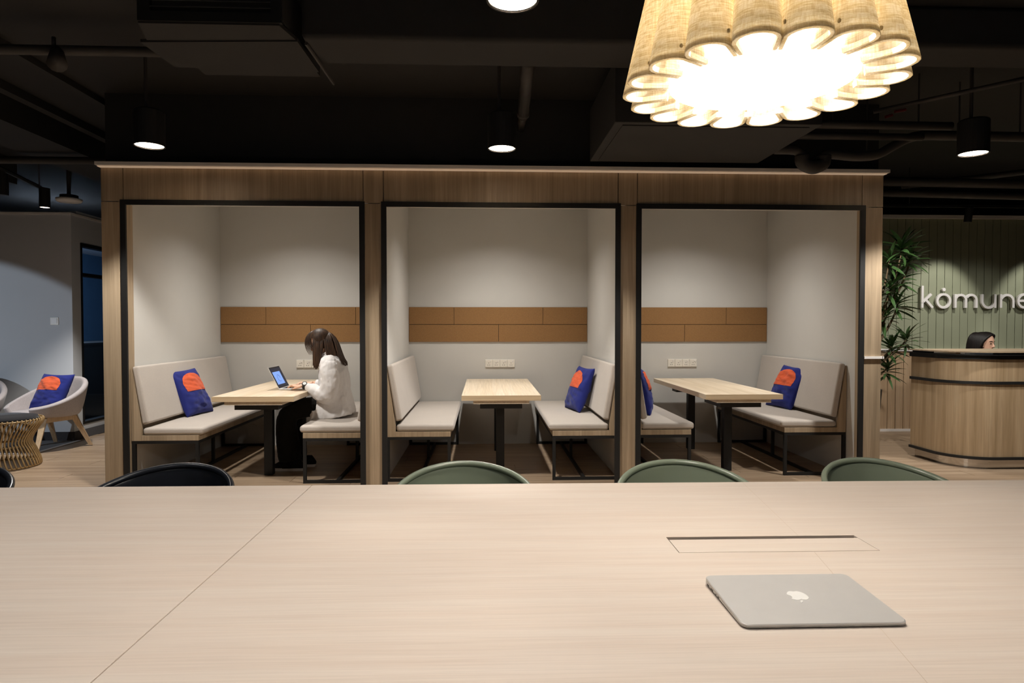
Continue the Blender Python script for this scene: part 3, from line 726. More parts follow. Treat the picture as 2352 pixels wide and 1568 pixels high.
pipe('ceiling_pipe', [(3.4, 6.3, 2.74), (7.5, 6.3, 2.70)], 0.045, 'upper of two long black pipes behind the portal towards the reception')
pipe('ceiling_pipe', [(3.4, 6.35, 2.64), (7.5, 6.35, 2.58)], 0.035, 'lower of two long black pipes behind the portal towards the reception')
pipe('conduit', [(2.9, 4.82, 2.92), (4.3, 4.12, 3.10)], 0.016, 'thin black diagonal conduit under the ceiling', 'conduit')
pipe('cable_tray', [(4.6, 7.1, 2.86), (7.6, 5.4, 3.0)], 0.03, 'black cable tray slanting above the green wall', 'cable tray')
t = thing('fan_coil_unit', (1.48, 4.6, 2.6), 'flat black fan coil box hanging left of the pendant lamp', 'air conditioner')
obj('casing', MB().box(0.822, 2.15, 4.12, 5.11, 2.602, 3.0), 'black_wall', t, bevel=0.006)
obj('access_panel', MB().box(0.88, 2.09, 4.17, 5.05, 2.596, 2.602), 'black_wall', t)
hangers(t, [(0.9, 4.2, 3.0), (2.1, 5.0, 3.0)])
t = thing('air_duct', (-1.46, 3.9, 2.9), 'black air duct with a slatted grille at the picture top', 'duct')
obj('duct_box', MB().box(-1.79, -1.06, 3.56, 4.35, 2.94, 3.17), 'black_wall', t)
obj('lip', MB().prism([(-1.80, 3.546), (-1.075, 3.546), (-1.03, 3.755), (-1.86, 3.755)], 2, 2.905, 2.925), 'black_wall', t)
obj('drip_tray', MB().prism([(-1.90, 3.765), (-1.03, 3.72), (-1.02, 4.16), (-1.875, 4.115)], 2, 2.897, 2.915), 'black_wall', t)
obj('grille_frame', MB().box(-1.80, -1.06, 3.535, 3.558, 2.915, 2.965).box(-1.80, -1.735, 3.535, 3.558, 2.965, 3.17).box(-1.115, -1.06, 3.535, 3.558, 2.965, 3.17), 'black_metal', t)
for k in range(6):
    z = 2.985 + 0.032 * k
    obj('slat', MB().prism([(3.532, z), (3.548, z + 0.010), (3.548, z + 0.013), (3.532, z + 0.003)], 0, -1.735, -1.115), 'grey_metal', t)
hangers(t, [(-0.99, 3.75, 2.89)]); obj('tray_arm', MB().tube([(-0.99, 3.75, 2.90), (-0.95, 4.25, 2.86)], 0.010, 6), 'black_pipe', t)
t = thing('ceiling_speaker', (-4.64, 7.6, 2.705), 'pale disc shaped ceiling speaker above the lounge armchair', 'speaker')
obj('disc', MB().lathe([(0.001, 0), (0.115, 0.004), (0.128, 0.018), (0.128, 0.04), (0.09, 0.05), (0.001, 0.05)], 30, t.location), 'white', t, smooth=True)
obj('mount', MB().lathe([(0.09, 0.05), (0.09, 0.08), (0.02, 0.08), (0.02, 0.475)], 20, t.location), 'black_pipe', t)
t = thing('lighting_track', (-4.9, 6.9, 2.78), 'black lighting track on the lounge side with a small lit spot', 'lamp')
obj('track_rail', MB().tube([(-4.3, 5.0, 2.86), (-4.75, 7.35, 2.80)], 0.02, 6), 'black_metal', t)
sp = obj('spot_head', MB().lathe([(0.045, 0), (0.05, 0), (0.05, 0.2), (0.001, 0.21)], 18, (-4.55, 7.05, 2.55), cap=False), 'black_metal', t)
obj('lens', MB().lathe([(0.001, 0.004), (0.044, 0.004)], 18, (-4.55, 7.05, 2.55)), 'lamp_dim', sp)
obj('spot_head', MB().lathe([(0.045, 0), (0.05, 0), (0.05, 0.2), (0.001, 0.21)], 18, (-4.62, 6.55, 2.58)), 'black_metal', t)
hangers(t, [(-4.4, 5.4, 2.85), (-4.7, 7.2, 2.8)])
t = thing('track_spotlight', (5.73, 7.6, 2.60), 'small black cylinder spotlight aimed at the reception sign', 'lamp')
obj('housing', MB().tube([(5.725, 7.585, 2.555), (5.733, 7.57, 2.72)], [0.042, 0.042], 18), 'black_metal', t, smooth=False)
obj('lens', MB().tube([(5.7249, 7.5852, 2.552), (5.725, 7.585, 2.5545)], [0.037, 0.037], 18), 'grey_metal', t)
obj('track_rail', MB().box(4.2, 8.2, 7.55, 7.585, 2.72, 2.75), 'black_metal', t)
hangers(t, [(5.0, 7.567, 2.75), (7.0, 7.567, 2.75)])

# ------------------------------------------------------------------ reception desk
dk = thing('reception_desk', (5.6, 6.3, 0), 'curved oak reception desk with black bands and mirrored plinth', 'desk')
def plan(off, x1=8.0, y1=6.52):
    x0, y0, r_ = 4.355 - off, 5.84 - off, 0.36 + off
    p = [(x0 + 0.0, y1)]
    p += [(x0 + r_ - r_ * math.cos(rad(a)), y0 + r_ - r_ * math.sin(rad(a))) for a in range(0, 91, 6)]
    return p + [(x1, y0), (x1, y1)]
def desk_slab(name, off, z0, z1, mat, smooth=False):
    return obj(name, MB().prism(plan(off), 2, z0, z1), mat, dk)
desk_slab('plinth', -0.05, 0, 0.09, 'chrome')
desk_slab('black_band', 0.018, 0.09, 0.115, 'black_metal')
desk_slab('front_panel', 0.0, 0.115, 0.787, 'wood_desk')
desk_slab('black_band', 0.018, 0.787, 0.813, 'black_metal')
desk_slab('front_panel', 0.0, 0.813, 1.017, 'wood_desk')
desk_slab('black_band', 0.022, 1.017, 1.054, 'black_metal')
desk_slab('black_band', 0.05, 1.054, 1.061, 'black_metal')
desk_slab('mirror_strip', -0.01, 1.061, 1.080, 'chrome')
obj('counter_top', MB().prism(plan(0.055, 8.0, 6.50), 2, 1.080, 1.093), 'wood_x', dk)
# sign
sg = thing('wall_sign', (6.1, YG, 1.55), 'white raised lettering sign kòmune on the green boards', 'sign')
ZB, XH, SW = 1.548, 0.172, 0.031
def arc(cx, cz, r, a0, a1, n=20): return [(cx + r * math.cos(rad(a0 + (a1 - a0) * i / n)), cz + r * math.sin(rad(a0 + (a1 - a0) * i / n))) for i in range(n + 1)]
def stroke(m, pts, w=SW):
    pts = [p for i, p in enumerate(pts) if i == 0 or math.hypot(p[0] - pts[i - 1][0], p[1] - pts[i - 1][1]) > 1e-3]
    L, R = [], []
    for i, p in enumerate(pts):
        a = pts[max(i - 1, 0)]; b = pts[min(i + 1, len(pts) - 1)]; dx, dz = b[0] - a[0], b[1] - a[1]; l = math.hypot(dx, dz)
        nx, nz = -dz / l * w / 2, dx / l * w / 2; L.append((p[0] + nx, p[1] + nz)); R.append((p[0] - nx, p[1] - nz))
    n = len(m.v); k = len(pts); y0, y1 = YG - 0.05 - 0.0007 * (n // 40 % 9) - 0.0004 * (n % 5), YG - 0.018
    for q in (L, R):
        for yy in (y0, y1): m.v += [(a, yy, b) for a, b in q]
    for i in range(k - 1):
        for a, b in ((0, 2), (2, 3), (3, 1), (1, 0)):
            m.f.append((n + a * k + i, n + a * k + i + 1, n + b * k + i + 1, n + b * k + i))
    for i in (0, k - 1): m.f.append((n + i, n + k + i, n + 3 * k + i, n + 2 * k + i))
def letter(name, strokes, dot=None):
    m = MB()
    for s in strokes: stroke(m, s)
    if dot: m.prism(arc(dot[0], dot[1], 0.021, 0, 342, 18), 1, YG - 0.05, YG - 0.018)
    for p in ((strokes[0][0][0], strokes[0][0][1]),): m.box(p[0] - 0.006, p[0] + 0.006, YG - 0.018, YG, p[1] - 0.012, p[1])
    obj('letter_' + name, m, 'white', sg, bevel=0.002, seg=1)
k0 = 5.462
letter('k', [[(k0, ZB + 0.275), (k0, ZB)], [(k0 + 0.01, ZB + 0.075), (k0 + 0.115, ZB + XH)], [(k0 + 0.045, ZB + 0.10), (k0 + 0.135, ZB)]])
letter('o', [arc(5.736, ZB + 0.087, 0.082, 90, 450, 40)], (5.738, ZB + 0.228))
def arch_l(x, w, a0=158):
    r_ = w / 2; return arc(x + r_, ZB + XH - r_ - SW / 2 + 0.005, r_, a0, 0, 16) + [(x + w, ZB)]
letter('m', [[(5.888, ZB + XH), (5.888, ZB)], arch_l(5.888, 0.135), arch_l(6.023, 0.135, 150)])
letter('u', [[(6.235, ZB + XH)] + arc(6.317, ZB + 0.085, 0.082, 180, 345, 18), [(6.399, ZB + XH), (6.399, ZB)]])
letter('n', [[(6.475, ZB + XH), (6.475, ZB)], arch_l(6.475, 0.16)])
letter('e', [[(6.70, ZB + 0.090), (6.86, ZB + 0.090)], arc(6.78, ZB + 0.087, 0.082, 0, 310, 34)])

# ------------------------------------------------------------------ plant beside the portal
pt = thing('potted_dracaena', (4.37, 7.35, 0), 'tall dark green dracaena in a dark pot between portal and green wall', 'plant')
obj('pot', MB().lathe([(0.001, 0), (0.13, 0), (0.17, 0.60), (0.155, 0.60), (0.15, 0.56), (0.001, 0.56)], 24, (4.37, 7.35, 0)), 'pot', pt, smooth=False)
obj('soil', MB().lathe([(0.001, 0.555), (0.15, 0.57), (0.001, 0.575)], 16, (4.37, 7.35, 0)), 'stem', pt)
ROS = [(2066, 560, .30), (2085, 585, .26), (2042, 590, .28), (2068, 632, .27), (2040, 655, .27), (2064, 690, .25), (2036, 720, .25), (2086, 772, .25), (2056, 792, .25), (2042, 840, .25)]
ROS = [(4.537 + (u - 2028) * .00494, 7.30 + .05 * math.sin(u), 1.33 + (747 - v) * .00494, l) for u, v, l in ROS]
def leaf_mb():
    m = MB(); n = 5
    for i in range(n + 1):
        t_ = i / n; w = 0.019 * math.sin(PI * min(1, 0.12 + 0.88 * t_)) ** 0.75 + 0.001
        z = 0.10 * t_ - 0.28 * t_ * t_; 
        m.v += [(t_, -w * 2.9, z + 0.012), (t_, 0, z), (t_, w * 2.9, z + 0.012)]
    for i in range(n):
        a = i * 3; m.f += [(a, a + 3, a + 4, a + 1), (a + 1, a + 4, a + 5, a + 2)]
    return m
leaf0 = None
rl = random.Random(3)
for q, (rx_, ry_, rz_, ln) in enumerate(ROS):
    b0 = Vector((4.36 + .03 * math.cos(q * 2.1), 7.35 + .03 * math.sin(q * 2.1), .56)); b3 = Vector((rx_, ry_, rz_)); dz = rz_ - .56
    obj('stem', MB().tube(bez(b0, b0 + Vector((0, 0, dz * .5)), b3 - Vector((.06, 0, dz * .35)), b3, 12), [.015] * 9 + [.012, .010, .009, .007], 8), 'stem', pt, smooth=True)
    nl = 29
    for k in range(nl):
        if leaf0 is None:
            o = obj('leaf', leaf_mb(), 'leaf', pt, smooth=True, world=False, fixn=False); leaf0 = o.data
        else: o = obj('leaf', None, None, pt, mesh=leaf0)
        t_ = k / nl; s = ln * rl.uniform(0.7, 1.05)
        o.location = b3 - pt.location - Vector((.02 * t_, 0, .12 * t_))
        o.rotation_euler = (rl.uniform(-0.5, 0.5), -rad(58 - 88 * t_ + rl.uniform(-10, 10)), k * 2.39996 + rl.uniform(-0.3, 0.3)); o.scale = (s, s * 1.35, s)

# ------------------------------------------------------------------ lounge furniture
def armchair(loc, rz, label):
    t = thing('lounge_armchair', loc, label, 'armchair', 'grey lounge armchairs', rz)
    def sh(a, b):
        ph = rad(-150 + 300 * a); c = 0.5 + 0.5 * math.cos(ph)       # c = 1 at the back
        top = 0.44 + 0.31 * c ** 1.5
        rx, ry = 0.335, 0.34
        if b < 0.5:
            k = b / 0.5; rr = 0.84 * k; z = 0.385 - 0.02 * c * k
        else:
            k = (b - 0.5) / 0.5; rr = 0.84 + (0.16 + 0.10 * c) * (k ** 0.8); z = 0.385 - 0.02 * c + (top - 0.365) * (k ** 1.2)
        return (math.sin(ph) * rx * rr, math.cos(ph) * ry * rr, z)
    obj('shell', MB().grid(sh, 40, 18), 'lounge_fabric', t, smooth=True, world=False, solid=0.055, sub=1)
    obj('seat_pad', MB().lathe([(0.001, 0.0), (0.26, 0.0), (0.285, 0.03), (0.26, 0.06), (0.001, 0.07)], 28, (0, -0.03, 0.36)), 'lounge_fabric', t, smooth=True, world=False)
    for sx in (-1, 1):
        for sy in (-1, 1):
            P0 = Vector((sx * 0.20, sy * 0.16, 0.345)); P1 = Vector((sx * 0.275, sy * 0.30, 0.0))
            obj('leg', MB().loft([ring(P0, (1, 0, 0), (0, 1, 0), 0.042, 0.042, 4), ring(P1, (1, 0, 0), (0, 1, 0), 0.024, 0.024, 4)]), 'wood_leg', t, world=False)
        obj('side_rail', MB().box(sx * 0.20 - 0.02, sx * 0.20 + 0.02, -0.18, 0.18, 0.30, 0.352), 'wood_leg', t, world=False)
    obj('cross_rail', MB().box(-0.18, 0.18, -0.03, 0.03, 0.31, 0.35), 'wood_leg', t, world=False)
    return t
a1 = armchair((-4.72, 7.27, 0.009), rad(-22), 'grey lounge armchair holding a blue and orange cushion')
copy_tree(a1, (-5.60, 7.30, 0.009), 'grey lounge armchair cut by the picture edge behind the rattan stool', rad(15))
cushion((-4.715, 7.24, 0.425), rad(-16), rad(-24), 0, 'blue and orange cushion on the grey lounge armchair', 7.9, -0.16, 0.06, Wd=0.21, Hh=0.205)
t = thing('rug', (-5.6, 7.2, 0), 'charcoal rug with pale binding under the lounge armchairs', 'rug')
obj('pile', MB().box(-7.0, -4.68, 6.98, 7.74, 0.0005, 0.008), 'rug', t)
obj('binding', MB().box(-4.68, -4.635, 6.95, 7.74, 0.0005, 0.009).box(-7.0, -4.68, 6.95, 6.98, 0.0005, 0.009), 'rug_edge', t)
st = thing('rattan_stool', (-4.54, 6.36, 0), 'hourglass rattan rod stool with a black pad in the lounge', 'stool')
NR = 54; r0 = None
for k in range(NR):
    if r0 is None:
        P = [(0.305, 0.035, 0.012), (0.302, 0.02, 0.06), (0.262, 0, 0.17), (0.235, -0.01, 0.235), (0.262, 0, 0.31), (0.318, 0.02, 0.40), (0.330, 0.035, 0.435), (0.318, 0.04, 0.452)]
        o = obj('rattan_rod', MB().tube(catmull(P, 3, False), 0.0075, 6), 'rattan', st, smooth=True, world=False); r0 = o.data
    else: o = obj('rattan_rod', None, None, st, mesh=r0)
    o.rotation_euler = (0, 0, 2 * PI * k / NR)
def torus_tube(R, r_, z): return MB().tube([(R * math.cos(2 * PI * i / 40), R * math.sin(2 * PI * i / 40), z) for i in range(41)], r_, 8)
for R_, z_ in ((0.30, 0.012), (0.228, 0.20), (0.310, 0.438)): obj('hoop', torus_tube(R_, 0.009, z_), 'rattan', st, smooth=True, world=False)
obj('pad', MB().lathe([(0.001, 0.43), (0.27, 0.43), (0.295, 0.445), (0.285, 0.470), (0.2, 0.485), (0.001, 0.490)], 36), 'pad', st, smooth=True, world=False)

# ------------------------------------------------------------------ people
HEAD = [(-.118, .058, .010, .010), (-.110, .052, .030, .026), (-.092, .040, .052, .044), (-.065, .022, .068, .056), (-.035, .008, .080, .063), (0.0, 0.0, .088, .069), (.035, -.006, .093, .074), (.070, -.012, .086, .069), (.098, -.014, .064, .052), (.116, -.014, .026, .022)]
def head_parts(mtx):
    m = MB()
    m.loft([[Vector((cx + rx * math.cos(2 * PI * j / 20), ry * math.sin(2 * PI * j / 20), z)) for j in range(20)] for z, cx, rx, ry in HEAD])
    m.loft([ring((.082, 0, .012), (1, 0, 0), (0, 1, 0), .008, .007, 8), ring((.093, 0, -.012), (1, 0, 0), (0, 1, 0), .012, .010, 8), ring((.099, 0, -.030), (1, 0, 0), (0, 1, 0), .014, .016, 8), ring((.086, 0, -.038), (1, 0, 0), (0, 1, 0), .012, .014, 8)])
    m.ell((.078, 0, -.062), (.014, .024, .010), 10, 8)
    for s in (-1, 1): m.ell((-.004, s * .071, -.012), (.018, .010, .032), 10, 8)
    m.loft([ring((-.022, 0, -.165), (1, 0, 0), (0, 1, 0), .052, .050, 14), ring((-.012, 0, -.05), (1, 0, 0), (0, 1, 0), .050, .048, 14)])
    return m.xf(mtx)
def face_details(parent, mtx):
    e = MB(); b_ = MB(); l = MB()
    for s in (-1, 1):
        e.ell((.078, s * .031, .004), (.007, .014, .0055), 10, 8)
        b_.tube([(.083, s * .016, .025), (.080, s * .034, .030), (.068, s * .050, .024)], [.003, .004, .002], 6)
    l.ell((.092, 0, -.058), (.005, .021, .004), 10, 6).ell((.089, 0, -.067), (.006, .018, .0045), 10, 6)
    obj('eye', e.xf(mtx), 'eye', parent, smooth=True, world=False); obj('eyebrow', b_.xf(mtx), 'hair_black', parent, smooth=True, world=False); obj('lips', l.xf(mtx), 'lip', parent, smooth=True, world=False)
def frame(c, face, up):
    f_ = Vector(face).normalized(); u = (Vector(up) - f_ * Vector(up).dot(f_)).normalized(); l = u.cross(f_)
    return Matrix(((f_.x, l.x, u.x, c[0]), (f_.y, l.y, u.y, c[1]), (f_.z, l.z, u.z, c[2]), (0, 0, 0, 1)))
def hand(m, wrist, d, up, side, spread=1.0):
    """palm from the wrist along d, back of the hand towards up; thumb on side"""
    w = Vector(wrist); d = Vector(d).normalized(); up = Vector(up).normalized(); s = d.cross(up).normalized() * side
    m.loft([ring(w, s, up, .025, .018, 10), ring(w + d * .03, s, up, .034, .015, 10), ring(w + d * .082, s, up, .038, .012, 10), ring(w + d * .088, s, up, .034, .008, 10)])
    for k, (o_, L) in enumerate(((.028, .066), (.010, .075), (-.009, .070), (-.027, .054))):
        b = w + d * .08 + s * o_ + up * .001
        m.tube([b, b + d * L * .45 + up * .012, b + d * L * .80 + up * .000, b + d * L - up * .016], [.0088, .0082, .0075, .006], 8)
    b = w + d * .022 + s * .030 - up * .004
    m.tube([b, b + s * .022 + d * .022 - up * .004, b + s * .028 + d * .048 - up * .010, b + s * .024 + d * .066 - up * .014], [.012, .0105, .009, .007], 8)

# woman at the booth table: origin at the seat
WO = Vector((-1.38, 6.16, 0.0))
wm = thing('person', WO, 'woman in white shirt and black trousers typing on a laptop in the first booth', 'person')
YC = 6.16
Hm = frame((-1.515 - WO.x, 0, 1.172), (-0.88, -0.10, -0.46), (-0.42, 0.0, 0.9))
bm_ = head_parts(Hm)
n0 = len(bm_.v)
LV = lambda x, y, z: Vector((x - WO.x, y - WO.y, z))
# torso, legs (under the clothes)
T3 = [(-1.37, .53, .10, .14), (-1.37, .62, .09, .13), (-1.37, .74, .08, .115), (-1.38, .86, .085, .125), (-1.395, .95, .075, .13), (-1.415, 1.01, .055, .10), (-1.435, 1.05, .042, .048), (-1.465, 1.10, .045, .045)]
bm_.loft([ring(LV(x, YC, z), (1, 0, 0.15), (0, 1, 0), a, b, 16) for x, z, a, b in T3])
for s in (-1, 1):
    bm_.tube([LV(-1.36, YC + s * .09, .575), LV(-1.60, YC + s * .095, .56), LV(-1.76, YC + s * .09, .54), LV(-1.79, YC + s * .09, .48), LV(-1.79, YC + s * .09, .28), LV(-1.775, YC + s * .09, .09)], [.055, .048, .042, .042, .040, .032], 12)
    bm_.tube([LV(-1.76, YC + s * .09, .055), LV(-1.84, YC + s * .09, .045), LV(-1.89, YC + s * .09, .035)], [.028, .024, .018], 10)
# arms
for s, sh_, el, wr in ((-1, (-1.40, YC - .17, 1.0), (-1.385, YC - .21, .715), (-1.617, YC - .155, .782)), (1, (-1.40, YC + .17, 1.0), (-1.40, YC + .23, .725), (-1.62, YC + .145, .782))):
    a, b, c = LV(*sh_), LV(*el), LV(*wr)
    bm_.tube([a + Vector((0, -s * .04, .01)), a, (a + b) / 2, b, (b + c) / 2, c], [.05, .05, .042, .038, .033, .022], 12)
    dd = (c - b).normalized(); hd = Vector((-1, -s * 0.12, -0.06)).normalized()
    hand(bm_, c + dd * .006, hd, (0.05, 0, 1), -s * -1)
body = obj('body', bm_, 'skin', wm, smooth=True, world=False); remesh(body, 0.0045, 3, 0.4)
face_details(body, Hm)
# shirt
sm = MB()
SH_ = [(-1.385, .492, .175, .205), (-1.388, .55, .170, .205), (-1.39, .66, .152, .198), (-1.39, .78, .140, .195), (-1.393, .90, .128, .200), (-1.405, .98, .108, .192), (-1.42, 1.03, .082, .150), (-1.435, 1.062, .062, .085), (-1.445, 1.082, .054, .06)]
sm.loft([ring(LV(x, YC, z), (1, 0, 0.12), (0, 1, 0), a, b, 26, 0.55 if z < .6 else (0.7 if z < .7 else 0.9)) for x, z, a, b in SH_])
for s, pts in ((-1, [(-1.405, YC - .13, 1.005), (-1.395, YC - .185, .955), (-1.380, YC - .222, .84), (-1.400, YC - .225, .715), (-1.47, YC - .20, .715), (-1.555, YC - .172, .760), (-1.603, YC - .158, .780)]), (1, [(-1.405, YC + .13, 1.005), (-1.395, YC + .185, .955), (-1.39, YC + .222, .84), (-1.42, YC + .235, .72), (-1.50, YC + .20, .73), (-1.565, YC + .165, .765), (-1.606, YC + .148, .780)])):
    sm.tube(catmull([LV(*p) for p in pts], 3, False), [.075] * 3 + [.08] * 3 + [.083] * 3 + [.085, .082, .075] + [.068, .06, .055] + [.05, .044, .040] + [.037], 14)
# tail that hangs over the bench edge
sm.loft([ring(LV(-1.535, YC - .10, .56), (1, 0, 0), (0, 1, 0), .035, .09, 12), ring(LV(-1.565, YC - .11, .46), (1, 0, 0), (0, 1, 0), .018, .085, 12), ring(LV(-1.572, YC - .11, .405), (1, 0, 0), (0, 1, 0), .010, .05, 12)])
shirt = obj('shirt', sm, 'shirt', wm, smooth=True, world=False); remesh(shirt, 0.008, 3, 0.5); displace(shirt, 0.085, 0.028); displace(shirt, 0.04, 0.006)
obj('collar', MB().tube(catmull([LV(-1.435 + .062 * math.cos(rad(a)), YC + .066 * math.sin(rad(a)), 1.085 - .028 * math.cos(rad(a - 180))) for a in range(200, -161, -40)], 3, False), .013, 8), 'shirt', shirt, smooth=True, world=False)
# trousers
tm = MB()
for s in (-1, 1):
    y = YC + s * .092
    tp = catmull([LV(-1.33, y, .585), LV(-1.48, y, .582), LV(-1.64, y, .572), LV(-1.765, y, .530), LV(-1.805, y, .440), LV(-1.798, y, .33), LV(-1.785, y, .20), LV(-1.772, y, .100)], 3, False)
    tr_ = [.082, .086, .086, .090, .095, .102, .106, .104]
    tm.tube(tp, [tr_[min(7, q // 3)] + (tr_[min(7, q // 3 + 1)] - tr_[min(7, q // 3)]) * (q % 3) / 3 for q in range(len(tp))], 16, flat=0.82, up=(0, 1, 0))
tr = obj('trousers', tm, 'blackcloth', wm, smooth=True, world=False); remesh(tr, 0.009, 4, 0.5); displace(tr, 0.09, 0.02)
for s, dx in ((-1, 0.0), (1, 0.06)):
    y = YC + s * .085
    sole = [(-1.935, 0.0), (-1.91, .030), (-1.86, .040), (-1.79, .042), (-1.70, .034), (-1.655, .026), (-1.645, 0.0), (-1.655, -.026), (-1.70, -.030), (-1.79, -.036), (-1.86, -.038), (-1.91, -.028)]
    sc_ = catmull([(a + dx, y + b, 0) for a, b in sole], 3)
    sh0 = obj('shoe', MB().loft([[(p.x - WO.x + .003, p.y - WO.y, z) if i else (p.x - WO.x, p.y - WO.y, z) for p in sc_] for i, z in enumerate((0.026, 0.045))] + [[((p.x - (-1.72 + dx)) * k + (-1.72 + dx) - WO.x, (p.y - y) * k + y - WO.y, z) for p in sc_] for k, z in ((.93, .06), (.72, .085), (.52, .105))]), 'blackcloth', wm, smooth=True, world=False)
    obj('sole', MB().loft([[(p.x - WO.x, p.y - WO.y, z) for p in sc_] for z in (0.001, 0.03)]), 'rubber', sh0, world=False)
# watch on the near wrist
wc = LV(-1.617, YC - .157, .783); wd = Vector((-.95, .2, .22)).normalized(); wa = Vector((0.1, -0.75, 0.65)).normalized()
wt = obj('watch', MB().tube([wc - wd * .010, wc + wd * .010], .033, 18), 'black_metal', wm, smooth=False, world=False)
obj('watch_case', MB().tube([wc + wa * .026, wc + wa * .040], [.025, .023], 20), 'black_metal', wt, world=False)
obj('watch_dial', MB().tube([wc + wa * .0402, wc + wa * .0412], [.015, .015], 20), 'alu', wt, world=False)
# hair
hm = MB()
hm.ell((-0.012, 0, 0.022), (0.106, 0.088, 0.108), 24, 16); hm.xf(Hm)
# keep the face clear: hair cap cut by leaving out the vertices before the face plane
inv = Hm.inverted()
keep = [not ((inv @ Vector(v)).x > 0.050 and (inv @ Vector(v)).z < 0.062) for v in hm.v]
hm.f = [f_ for f_ in hm.f if all(keep[i] for i in f_)]
rh = random.Random(5)
def lock(side, s, outer=0.0):
    P0 = LV(-1.575 + .135 * s, YC + side * .006, 1.285 - .02 * s * s)
    P1 = LV(-1.562 + .187 * s, YC + side * (.098 + outer), 1.245 - .04 * s)
    if s < 0.58:
        k = s / .58; P2 = LV(-1.548 + .075 * k, YC + side * (.100 + outer), 1.07); P3 = LV(-1.556 + .045 * k + rh.uniform(-.006, .006), YC + side * (.098 + outer), .925 + .05 * abs(k - .55) + rh.uniform(0, .02))
    else:
        k = (s - .58) / .42; P2 = LV(-1.46 + .07 * k, YC + side * (.088 - .03 * k), 1.07); P3 = LV(-1.40 + .105 * k, YC + side * (.115 - .085 * k), 1.0 - .025 * k + rh.uniform(-.012, .012))
    return bez(P0, P1, P2, P3, 9)
for side in (-1, 1):
    for i in range(170):
        s = (i + rh.random()) / 170; hm.tube(lock(side, s, rh.uniform(-.007, .004)), [.004, .0065, .0075, .0075, .0075, .007, .0065, .006, .004, .0015], 6)
for i in range(9):     # fine front strands beside the face
    s = i * .008; hm.tube(bez(LV(-1.575, YC - .02, 1.28), LV(-1.66 + s, YC - .05, 1.24), LV(-1.655 + s, YC - .075, 1.14), LV(-1.60 + s, YC - .07, 1.062), 8), [.004, .0045, .0045, .004, .004, .0035, .003, .002, .0012], 6)
for i in range(44):    # the length down the back
    k = i / 43; hm.tube(bez(LV(-1.45, YC, 1.27), LV(-1.345, YC + (k - .5) * .12, 1.22), LV(-1.365, YC + (k - .5) * .17, 1.08), LV(-1.272 - .03 * abs(k - .5), YC + (k - .5) * .20, .965 + rh.uniform(-.01, .02)), 8), [.006, .009, .010, .010, .010, .009, .008, .006, .002], 6)
obj('hair', hm, 'hair_brown', wm, smooth=True, world=False)

# open laptop on the first booth table
ol = thing('laptop', (-1.755, 6.21, 0.7405), 'open silver laptop with a blue drawing on its screen before the woman', 'laptop')
ba = obj('laptop_base', MB().box(-1.865, -1.640, 6.055, 6.365, 0.7425, 0.755), 'alu', ol, bevel=0.004)
km = MB()
for r_ in range(6):
    for c_ in range(14):
        km.box(-1.842 + .0185 * r_, -1.842 + .0185 * r_ + .0155, 6.075 + c_ * .0195, 6.075 + c_ * .0195 + .0165, 0.7552, 0.7562)
tag(obj('keyboard', km, 'keys', ba), kind='stuff')
obj('trackpad', MB().box(-1.722, -1.650, 6.155, 6.265, 0.7551, 0.7554), 'alu_dark', ba)
sl = Matrix.Translation((-1.862 + 1.755, 0, 0.752 - 0.7405)) @ Matrix.Rotation(rad(-27), 4, 'Y')    # local z runs up the lid
ld = obj('laptop_lid', MB().box(-0.006, 0.0, -0.155, 0.155, 0.0, 0.218).xf(sl), 'alu', ol, world=False, bevel=0.002)
def scr(name, y0, y1, z0, z1, mat, d): obj(name, MB().box(0.0002, d, y0, y1, z0, z1).xf(sl), mat, ld, world=False)
scr('screen_bezel', -0.152, 0.152, 0.006, 0.215, 'keys', 0.0008)
scr('screen', -0.140, 0.140, 0.016, 0.203, 'screen_dark', 0.0012)
scr('canvas', -0.125, 0.085, 0.040, 0.165, 'screen_blue', 0.0016)
scr('side_panel', 0.089, 0.138, 0.03, 0.13, 'screen_dark', 0.0016)
obj('sketch', MB().tube([(0.0022, -0.02 + .035 * math.cos(a / 20 * 2 * PI * .85) * (1 + .12 * math.sin(a)), 0.10 + .034 * math.sin(a / 20 * 2 * PI * .85)) for a in range(21)], 0.0012, 5).xf(sl), 'screen_line', ld, world=False)

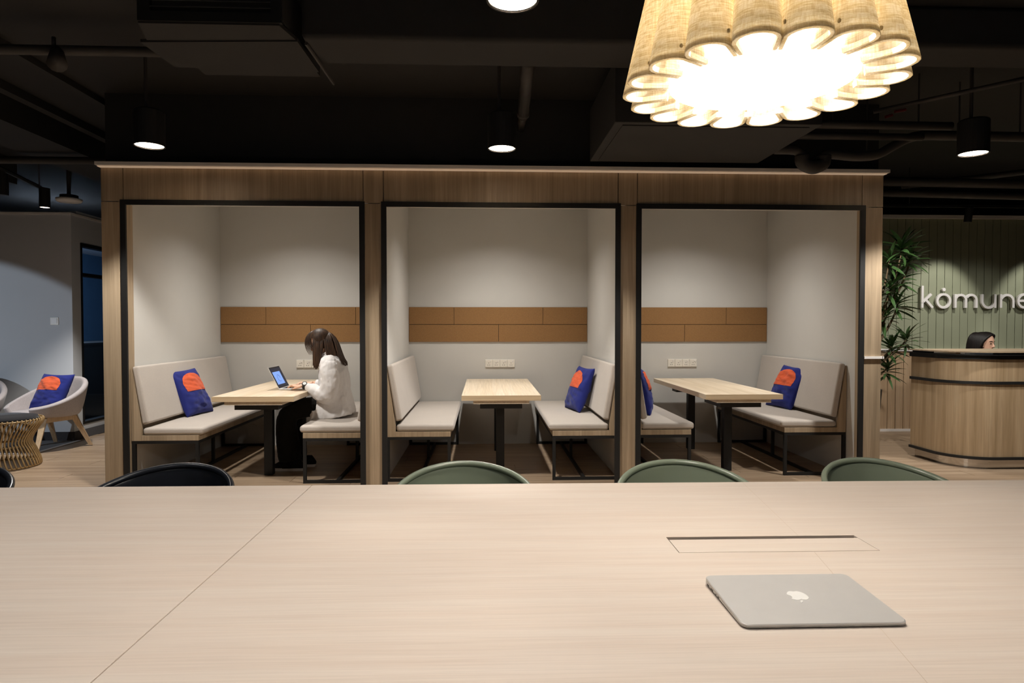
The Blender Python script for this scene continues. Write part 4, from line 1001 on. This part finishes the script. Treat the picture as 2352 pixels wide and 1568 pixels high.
# receptionist behind the desk
RO = Vector((5.64, 7.22, 0.0))
rp = thing('person', RO, 'receptionist with dark hair, only her head visible above the desk', 'person')
Rm = frame((5.665 - RO.x, 7.21 - RO.y, 1.132), (0.46, -0.89, -0.16), (0.12, -0.1, 0.95))
rb = head_parts(Rm)
for z, a, b in (): pass
rb.loft([ring((0, 0.03, z), (0.7, -0.7, 0), (0.7, 0.7, 0), a, b, 16) for z, a, b in ((.46, .11, .16), (.58, .10, .14), (.72, .10, .16), (.84, .095, .18), (.90, .07, .13), (.94, .045, .05), (1.02, .045, .045))])
for s in (-1, 1):
    q = Vector((0.7, 0.7, 0)) * s; fwd = Vector((0.7, -0.7, 0))
    h0 = Vector((0, 0.03, .50)) + q * .09
    rb.tube([h0, h0 + fwd * .20 - Vector((0, 0, .02)), h0 + fwd * .40 - Vector((0, 0, .03)), h0 + fwd * .41 - Vector((0, 0, .25)), h0 + fwd * .40 - Vector((0, 0, .45)), h0 + fwd * .50 - Vector((0, 0, .47))], [.08, .07, .055, .045, .033, .025], 10)
    a_ = Vector((0, 0.03, .86)) + q * .19; b_ = a_ + q * .03 - Vector((0, 0, .24)); c_ = b_ + fwd * .24 + Vector((0, 0, .04))
    rb.tube([a_, (a_ + b_) / 2, b_, (b_ + c_) / 2, c_], [.045, .04, .035, .03, .022], 10)
    hand(rb, c_, fwd, (0, 0, 1), s)
rbo = obj('body', rb, 'skin', rp, smooth=True, world=False); remesh(rbo, 0.0055, 3, 0.4); face_details(rbo, Rm)
rs = MB().loft([ring((0, 0.03, z), (0.7, -0.7, 0), (0.7, 0.7, 0), a, b, 18) for z, a, b in ((.44, .135, .18), (.58, .12, .165), (.72, .12, .18), (.84, .115, .20), (.90, .09, .15), (.93, .06, .07))])
obj('blouse', rs, 'blackcloth', rp, smooth=True, world=False)
sk = MB().ell((-0.026, 0, 0.012), (0.112, 0.092, 0.110), 24, 16).xf(Rm); inv = Rm.inverted()
keep = [not ((inv @ Vector(v)).x > 0.040 and (inv @ Vector(v)).z < 0.055 and abs((inv @ Vector(v)).y) < 0.075) for v in sk.v]
sk.f = [f_ for f_ in sk.f if all(keep[i] for i in f_)]
for i in range(70):
    s = -1 if i % 2 else 1; k = i / 69
    P = [Vector((.058 - .14 * k, s * .006 + .010, .098 + .022 * math.sin(PI * min(1, k + .12)))), Vector((.062 - .185 * k, s * (.072 + .030 * k), .100)), Vector((-.002 - .130 * k, s * .104, .01)), Vector((-.012 - .115 * k, s * (.094 - .05 * max(0, k - .6)), -.16))]
    sk.tube([Rm @ p for p in bez(*P, 8)], [.010, .014, .016, .016, .016, .015, .013, .010, .005], 6)
obj('hair', sk, 'hair_black', rp, smooth=True, world=False)
